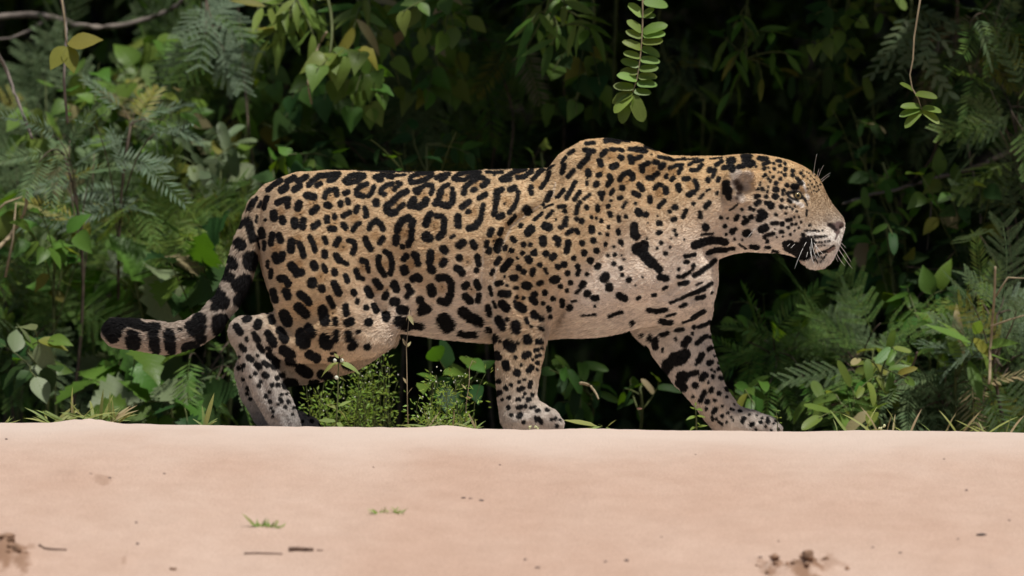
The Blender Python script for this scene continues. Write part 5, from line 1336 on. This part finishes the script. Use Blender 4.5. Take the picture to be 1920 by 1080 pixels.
branch('bare_twig', 'curled dead leaf stalk among the leaves between the forelegs', [(1088,718),(1105,722),(1118,738),(1122,748)], .45, 3.2, 1.6, m_dry)

# --- the dark wood behind and an unseen roof of leaves added and shaped to shade it
def leaf_mass(name, n, sampler, size, mat_names, seed):
    rg = np.random.default_rng(seed)
    pos = sampler(rg, n)
    n = len(pos)
    d = rg.normal(0, 1, (n, 3)); d[:, 2] -= .5; d /= np.linalg.norm(d, axis=1)[:, None]
    nr = rg.normal(0, .5, (n, 3)) + np.array([0, -.5, .75]); nr -= d * (nr * d).sum(1)[:, None]; nr /= np.linalg.norm(nr, axis=1)[:, None]
    sd_ = np.cross(nr, d)
    L = rg.uniform(size[0], size[1], n)[:, None]; W = L * rg.uniform(.2, .34, n)[:, None]
    V = np.stack([pos, pos + d * L * .35 + sd_ * W + nr * W * .25, pos + d * L - nr * L * .12, pos + d * L * .35 - sd_ * W + nr * W * .25, pos + d * L * .45], 1).reshape(-1, 3)
    i = np.arange(n)[:, None] * 5
    F = np.concatenate([i + np.array([[0, 4, 1]]), i + np.array([[1, 4, 2]]), i + np.array([[2, 4, 3]]), i + np.array([[3, 4, 0]])])
    me = fast_mesh(name, V, F, [LM[m] for m in mat_names], smooth=False)
    mi = np.tile(rg.integers(0, len(mat_names), n), 4).astype(np.int32)
    me.polygons.foreach_set('material_index', mi)
    o = link(bpy.data.objects.new(name, me))
    return tag(o, kind='stuff')
def thicket(rg, n):
    x = rg.uniform(-4.2, 4.2, n); y = 2.9 + 7 * rg.random(n); z = rg.uniform(-.4, 3.2, n)
    dens = fbm(x * 1.1 + 9, z * 1.3 + y * .6 + 4, 3)
    left = smoothstep(-.3, -1.1, x)
    keep = dens + .14 * left + .3 * smoothstep(4, 8, y) > .47
    y = np.where(left > .5, y - .5, y)
    return np.stack([x, y, z], 1)[keep]
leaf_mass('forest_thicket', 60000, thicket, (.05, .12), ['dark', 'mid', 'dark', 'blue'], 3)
def canopy(rg, n):
    x = rg.uniform(-6, 6, n); z = 1.5 + 2.8 * rg.random(n) ** 1.2
    front = .75 - .2 * smoothstep(.1, .5, x) + 2.3 * smoothstep(0.0, -.6, x) + .5 * smoothstep(.85, 1.3, x) + .42 * (z - 1.5)
    y = front + (13 - front) * rg.random(n) ** 1.25 + .35 * (fbm(x * 2, z * 2, 2) - .37)
    z = np.maximum(z, 1.48 + .04 * y)
    return np.stack([x, y, z], 1)
leaf_mass('shade_canopy', 50000, canopy, (.18, .36), ['dark', 'dark', 'mid'], 8)

# ------------------------------------------------------------------ weeds, grass and litter on the sand
def blades(root, pos, n, length, spread, mat='grass', lean=.7, yspread=.6, k=S, shape='blade', w=1.0):
    for i in range(n):
        a = PR.uniform(-1, 1)
        d = Vector((a * lean * 1.6, PR.uniform(-yspread, yspread), PR.uniform(.25, 1.0)))
        p = Vector(pos) + Vector((PR.uniform(-spread, spread) * k, PR.uniform(-spread, spread) * k * .5, -.004))
        o = place(leaf_mesh(shape, mat if PR.random() > .2 else 'straw', PR.randint(0, 3)), 'blade' if shape == 'blade' else 'leaf', root, p, d, Vector((PR.gauss(0, .3), -.6, .7)), PR.uniform(*length) * k)
        o.scale = (o.scale[0], o.scale[1] * 1.7 * w, o.scale[2])
def crest(u, y=-.3):
    x = (u - 960) * S * (DIST + y) / DIST
    return Vector((x, y, float(sand_z(x, y))))
g = empty('grass_tuft', crest(160), 'spiky green grass tuft on a small sand heap at the left of the crest', 'grass')
for uu in (95, 120, 145, 165, 185, 205, 215): blades(g, crest(uu), 7, (34, 66), 10, lean=.9, yspread=.5)
g = empty('grass_sprout', crest(6), 'short grass sprout at the far left end of the crest', 'grass'); blades(g, crest(6), 7, (18, 34), 6)
g = empty('grass_sprout', crest(384), 'single three bladed grass shoot between tuft and hind paws', 'grass')
for d_, l_n in ((Vector((.25, 0, 1)), 66), (Vector((-.12, 0, 1)), 42), (Vector((.7, -.1, .55)), 30), (Vector((-.9, 0, .7)), 28), (Vector((.5, 0, .3)), 26)):
    o = place(leaf_mesh('blade', 'grass', 0), 'blade', g, crest(384) - Vector((0, 0, .003)), d_, Vector((0, -.8, .4)), l_n * S); o.scale[1] *= 2.2

def weed(name, label, base, path, leaves, y, r=1.6, mat=m_stem, cat='weed', flowers=(), lm='grass', shape='lance'):
    root = empty(name, base, label, cat)
    T = Tubes(); pts = [P(u, v, y) for u, v in path]; pts[0].z -= .01
    T.add(pts, r * S, r * .6 * S, 5); T.build('stem', mat, root)
    for a, b in leaves:
        pa, pb = P(*a, y), P(*b, y + PR.uniform(-.03, .02))
        o = place(leaf_mesh(shape, lm, PR.randint(0, 3)), 'leaf', root, pa, pb - pa, Vector((PR.gauss(0, .2), -.6, .75)), (pb - pa).length * 1.05)
        o.scale[1] *= 1.35
    for u, v, s_ in flowers:
        V, F = uv_sphere(s_ * S, 7, 5)
        V = [Vector(q) * (1 + .3 * PR.random()) + P(u, v, y - .005) - base for q in V]
        mesh_obj('flower', V, F, m_white, root)
    return root
weed('tall_weed', 'tall thin weed with two drooping top leaves in front of the thigh', crest(632, -.28), [(630,808),(632,770),(634,730),(634,700),(635,682)],
     [((635,680),(597,692)),((636,680),(672,686)),((635,672),(627,662)),((635,672),(643,664)),((636,708),(650,712)),((633,768),(612,752)),((634,762),(658,750)),((632,770),(656,778)),((631,790),(598,786)),((632,792),(642,800)),((633,792),(612,806))],
     -.28, 1.7, flowers=[(628,676,3.2),(641,676,3.2),(631,708,3.4)])
weed('dry_stalk', 'dry forked stalk standing before the belly', crest(768, -.28), [(766,806),(764,760),(763,700),(762,650),(768,582)],
     [((766,592),(758,600)),((766,592),(774,602)),((762,650),(756,634)),((762,652),(770,640)),((764,720),(756,708)),((764,740),(772,726))], -.28, 1.1, m_dry, lm='straw')
weed('curled_stalk', 'thin curled seed stalk beside the near foreleg', crest(885, -.26), [(872,806),(874,760),(880,715),(880,690),(886,676),(892,680)], [((875,750),(884,738)),((874,730),(866,720))], -.26, 1.0, m_dry, lm='straw')
weed('leafy_weed', 'small upright weed with paired leaves behind the reaching paw', crest(1306, -.2), [(1306,812),(1306,790),(1305,775),(1304,760)],
     [((1306,780),(1288,784)),((1306,780),(1320,779)),((1305,768),(1294,762)),((1305,768),(1314,764)),((1306,794),(1318,794)),((1307,800),(1326,797)),((1306,800),(1294,802)),((1304,762),(1304,752))], -.2, 1.8, lm='bright')
weed('leafy_weed', 'tiny sprig just ahead of the front paw', crest(1457, -.2), [(1458,812),(1458,795),(1456,780),(1455,766)], [((1458,782),(1450,778)),((1458,784),(1464,780)),((1456,770),(1450,766)),((1456,770),(1462,768)),((1458,794),(1465,791))], -.2, 1.0, lm='bright')
g = empty('grass_leaf', crest(1115, -.28), 'pale grass leaf lying over the crest before the forelegs', 'grass')
for a, b in [((1120,799),(1058,784)),((1122,800),(1090,806)),((1138,801),(1154,786)),((1128,800),(1106,803)),((1136,801),(1148,806)),((1130,800),(1122,794))]:
    pa, pb = P(*a, -.3), P(*b, -.32)
    o = place(leaf_mesh('lance', 'grass', 2), 'blade', g, pa, pb - pa, Vector((0, -.55, .8)), (pb - pa).length)
for u, lb, nf in ((1000, 'tiny pale flower heads in front of the near forepaw', 7), (1655, 'tiny pale flower heads at the right end of the crest', 6)):
    g = empty('flower_cluster', crest(u, -.31), lb, 'flower')
    blades(g, crest(u, -.31), 5, (6, 14), 6, lm if False else 'bright')
    for i in range(nf):
        q = crest(u + PR.uniform(-9, 9), -.31) + Vector((0, 0, PR.uniform(.002, .014)))
        V, F = uv_sphere(PR.uniform(1.6, 2.8) * S, 6, 4)
        mesh_obj('flower', [Vector(x) * PR.uniform(.8, 1.2) + q - g.location for x in V], F, simple_mat('pale_flower', (.6, .62, .35), .7, .1) if i == 0 and u == 1000 else bpy.data.materials['pale_flower'], g)

def fine_bush(name, label, u0, v0, y, w, h, nst, mat, flowers=0, nleaf=26, lsz=(7, 13)):
    base = crest(u0, y) if y < .3 else P(u0, v0, y)
    root = empty(name, base, label, 'weed')
    T = Tubes(); LV, LF = [], []; FV, FF = [], []
    k = S * (DIST + y) / DIST
    for s_ in range(nst):
        a = base + Vector((PR.uniform(-w * .45, w * .45) * k, PR.uniform(-.05, .05), -.01))
        hh = h * PR.uniform(.28, 1.12) * k
        e = a + Vector((PR.uniform(-.35, .35) * w * k, PR.uniform(-.06, .06), hh))
        path = vbez(a, (a + e) / 2 + Vector((PR.uniform(-.02, .02), 0, hh * .15)), e, 8)
        T.add(path, .9 * k, .5 * k, 3)
        for i in range(nleaf):
            t = PR.uniform(.15, 1); j = min(int(t * 7), 6); p = path[j].lerp(path[j + 1], t * 7 - j)
            off = Vector((PR.gauss(0, 10), PR.gauss(0, 10), PR.gauss(0, 7))) * k
            d = (off + Vector((0, 0, 4 * k))).normalized(); L = PR.uniform(*lsz) * k
            p = p + off; sd_ = d.cross(rv(1)).normalized() * L * .17
            i0 = len(LV); LV.extend([p, p + d * L * .5 + sd_, p + d * L, p + d * L * .5 - sd_]); LF.append((i0, i0 + 1, i0 + 2, i0 + 3))
        for i in range(flowers):
            p = e + Vector((PR.gauss(0, 9), PR.gauss(0, 6), PR.gauss(0, 9))) * k
            V, F = uv_sphere(PR.uniform(.9, 1.6) * k, 5, 4); i0 = len(FV)
            FV.extend([Vector(x) + p for x in V]); FF.extend([tuple(q + i0 for q in f) for f in F])
    T.build('stem', m_stem, root)
    tag(mesh_obj('foliage', [v - base for v in LV], LF, LM[mat], root, False), kind='stuff')
    if FV: tag(mesh_obj('flower_heads', [v - base for v in FV], FF, m_white, root), kind='stuff')
    return root
fine_bush('fine_leaved_weed', 'dense fine leaved green weed behind the hind leg under the thigh', 642, 812, .52, 120, 124, 32, 'weed', 1, 30)
fine_bush('fine_leaved_weed', 'sparser fine weed reaching up to the flank fold', 715, 812, .55, 50, 150, 12, 'weed', 1, 22)
fb = fine_bush('flowering_weed', 'bushy weed with tiny white flowers before the belly', 838, 806, -.24, 108, 100, 22, 'weed', 2, 26)
for uu in (785, 810, 835, 860, 885): blades(fb, crest(uu, -.3), 6, (22, 44), 12, lean=1.0, yspread=.5)
g = empty('grass_sprout', P(1700, 806, .35), 'thin grass stems below the drooping mimosa', 'grass')
for i in range(26):
    blades(g, P(PR.uniform(1560, 1900), 812, .35), 1, (30, 75), 6, lean=.4, w=.7)
g = empty('grass_sprout', P(700, 806, .1), 'thin grass blades at the foot of the fine leaved weed', 'grass')
for uu in (690, 720, 742, 600): blades(g, P(uu, 808, .1), 4, (18, 34), 8, lean=.6)

# --- insect in the air between the forelegs
g = empty('flying_insect', P(1199, 766, .05), 'small pale insect hovering between the forelegs', 'insect')
V, F = uv_sphere(1, 9, 7)
m_in = simple_mat('insect', (.45, .28, .2), .5, .2)
mesh_obj('body', [Vector((x * 5.5, y * 2.2, z * 2.4)) * S for x, y, z in V], F, m_in, g)
for sg in (-1, 1):
    place(leaf_mesh('oblong', 'straw', 2), 'wing', g, g.location + Vector((0, .001 * sg, .002)), Vector((.1, .5 * sg, .9)), Vector((1, 0, 0)), 7 * S)

# --- tufts on the slope
for cu, cv, lb, hs_ in ((495, 992, 'small green grass tuft with one long blade on the sand slope', ((478, 0), (488, 12), (498, 10), (510, 12), (518, 8))), (722, 966, 'tiny double grass tuft higher up the sand slope', ((702, 6), (712, 8), (738, 8), (745, 6)))):
    g = empty('grass_sprig', on_sand(cu, cv), lb, 'grass')
    for uu, n in hs_:
        if n: blades(g, on_sand(uu, cv), n, (10, 22), 7, 'weed', lean=.8, w=1.6)
    if cu == 495:
        o = place(leaf_mesh('blade', 'grass', 0), 'blade', g, on_sand(480, 992), Vector((-.75, 0, .8)), Vector((0, -.8, .4)), 34 * S); o.scale[1] *= 2.5
# --- twigs, clods, specks of litter
m_bark = simple_mat('dead_wood', (.15, .10, .075), .9, .4, 60, .5)
m_clod = simple_mat('damp_clod', (.26, .16, .105), .95, .35, 50, .6)
m_dark = simple_mat('dark_litter', (.12, .095, .085), .9, .4, 60, .4)
def clod(r, seed, flat=.6):
    V, F = uv_sphere(1, 10, 7)
    rr = random.Random(seed); ph = [rr.uniform(0, 6) for _ in range(6)]
    out = []
    for x, y, z in V:
        q = 1 + .22 * math.sin(3 * x + ph[0]) + .2 * math.sin(4 * y + ph[1]) + .18 * math.sin(5 * z + ph[2]) + rr.uniform(-.1, .1)
        out.append((x * q * r, y * q * r * .9, z * q * r * flat))
    return out, F
def put_clod(u, v, r, label, mat, group, name='sand_clod', flat=.6):
    p = on_sand(u, v)
    V, F = clod(r * S, int(u * 7 + v), flat)
    o = mesh_obj(name, V, F, mat); o.location = p + Vector((0, 0, r * S * flat * .1)); o.rotation_euler = (0, 0, PR.uniform(0, 6))
    return tag(o, label, 'clod' if name == 'sand_clod' else 'litter', group)
for u, v, r, lb in [(8,1040,15,'brown damp clod at the left edge near the bottom'),(32,1050,11,'smaller brown clod right beside the big one at the left edge'),(1452,1066,9,'crumbly brown clod left in the bottom right cluster'),
                    (1490,1066,7,'small middle clod of the bottom right cluster'),(1514,1070,12,'largest clod of the bottom right cluster'),(325,1070,6,'dark round clod on the bottom edge left of the stick'),(1548,1052,6,'loose clod at the right end of the bottom cluster')]:
    put_clod(u, v, r, lb, m_clod, 'damp clods on the lower slope')
CR = random.Random(5)
for cu, cv, n_c in ((14, 1046, 14), (1490, 1064, 18)):      # loose crumbs of soil round the two damp heaps
    AV, AF = [], []
    for i in range(n_c):
        r_ = CR.uniform(1.5, 6.0) * S
        p = on_sand(cu + CR.gauss(0, 24 if cu < 100 else 42), cv + CR.gauss(0, 7))
        V, F = clod(r_, i * 3 + cu, .75); i0 = len(AV)
        AV += [Vector(q) + p + Vector((0, 0, r_ * .1)) for q in V]; AF += [tuple(a + i0 for a in f) for f in F]
    tag(mesh_obj('soil_crumbs', AV, AF, m_clod), 'loose brown soil crumbs in the damp heap at the bottom ' + ('left' if cu < 100 else 'right'), kind='stuff')
SPK = [(255,980,4,'dark speck left of the grass tuft on the slope'),(258,1022,4,'speck below the one left of the slope grass'),(868,936,5,'left crumb of the grey litter row above centre'),(882,938,4,'middle crumb of the grey litter row'),
       (902,941,5,'right crumb of the grey litter row'),(938,874,3,'lone speck high on the slope near the centre'),(1175,1053,6,'dark crumb near the bottom right of centre'),(1135,1053,4,'crumb left of the dark one near the bottom'),
       (985,1051,4,'crumb at the bottom middle'),(1425,1050,4,'speck above the bottom right clods'),(1840,1005,8,'dark chip at the lower right'),(1796,1012,3,'speck left of the dark chip at the lower right'),(1892,978,3,'speck at the right edge above the chip'),
       (1770,862,3,'speck high on the slope at the right'),(1812,921,4,'speck above the dark chip at the right'),(1688,1037,4,'speck right of the bottom clod cluster'),(12,825,4,'speck by the left edge just under the crest'),
       (308,889,3,'speck right of the low sand ridge at the left'),(700,878,2.5,'faint speck above the double tuft'),(1304,852,2.5,'speck under the crest beneath the front paw'),(1008,1066,5,'grey crumb on the bottom edge at centre'),
       (1240,1008,3,'speck right of centre low on the slope'),(1460,1017,3,'speck above the clods at the lower right'),(205,902,4,'brown crumb at the end of the low sand ridge'),(170,899,3,'crumb on the low sand ridge'),(1636,1028,3,'faint speck near the lower right')]
for u, v, r, lb in SPK:
    put_clod(u, v, r * .8, lb, m_dark, 'specks of litter on the sand', 'litter_speck', .55)
def twig(label, pts, r, mat=m_bark):
    Q = [on_sand(u, v) + Vector((0, 0, r * S * .7)) for u, v in pts]
    o = empty('twig', Q[0], label, 'twig')
    T = Tubes(); T.add(Q, r * S, r * .6 * S, 7); T.build('wood', mat, o)
twig('short thick dark stick lying near the bottom left of centre', [(542,1036),(558,1035),(575,1036),(588,1036)], 4.5)
twig('thin twig left of the thick dark stick', [(458,1039),(480,1040),(505,1041),(530,1042)], 1.8)
twig('bent dark twig near the left bottom corner', [(74,1024),(84,1030),(100,1033),(125,1037)], 2.2)
twig('splinter right of the thick dark stick', [(594,1036),(606,1036)], 1.5)
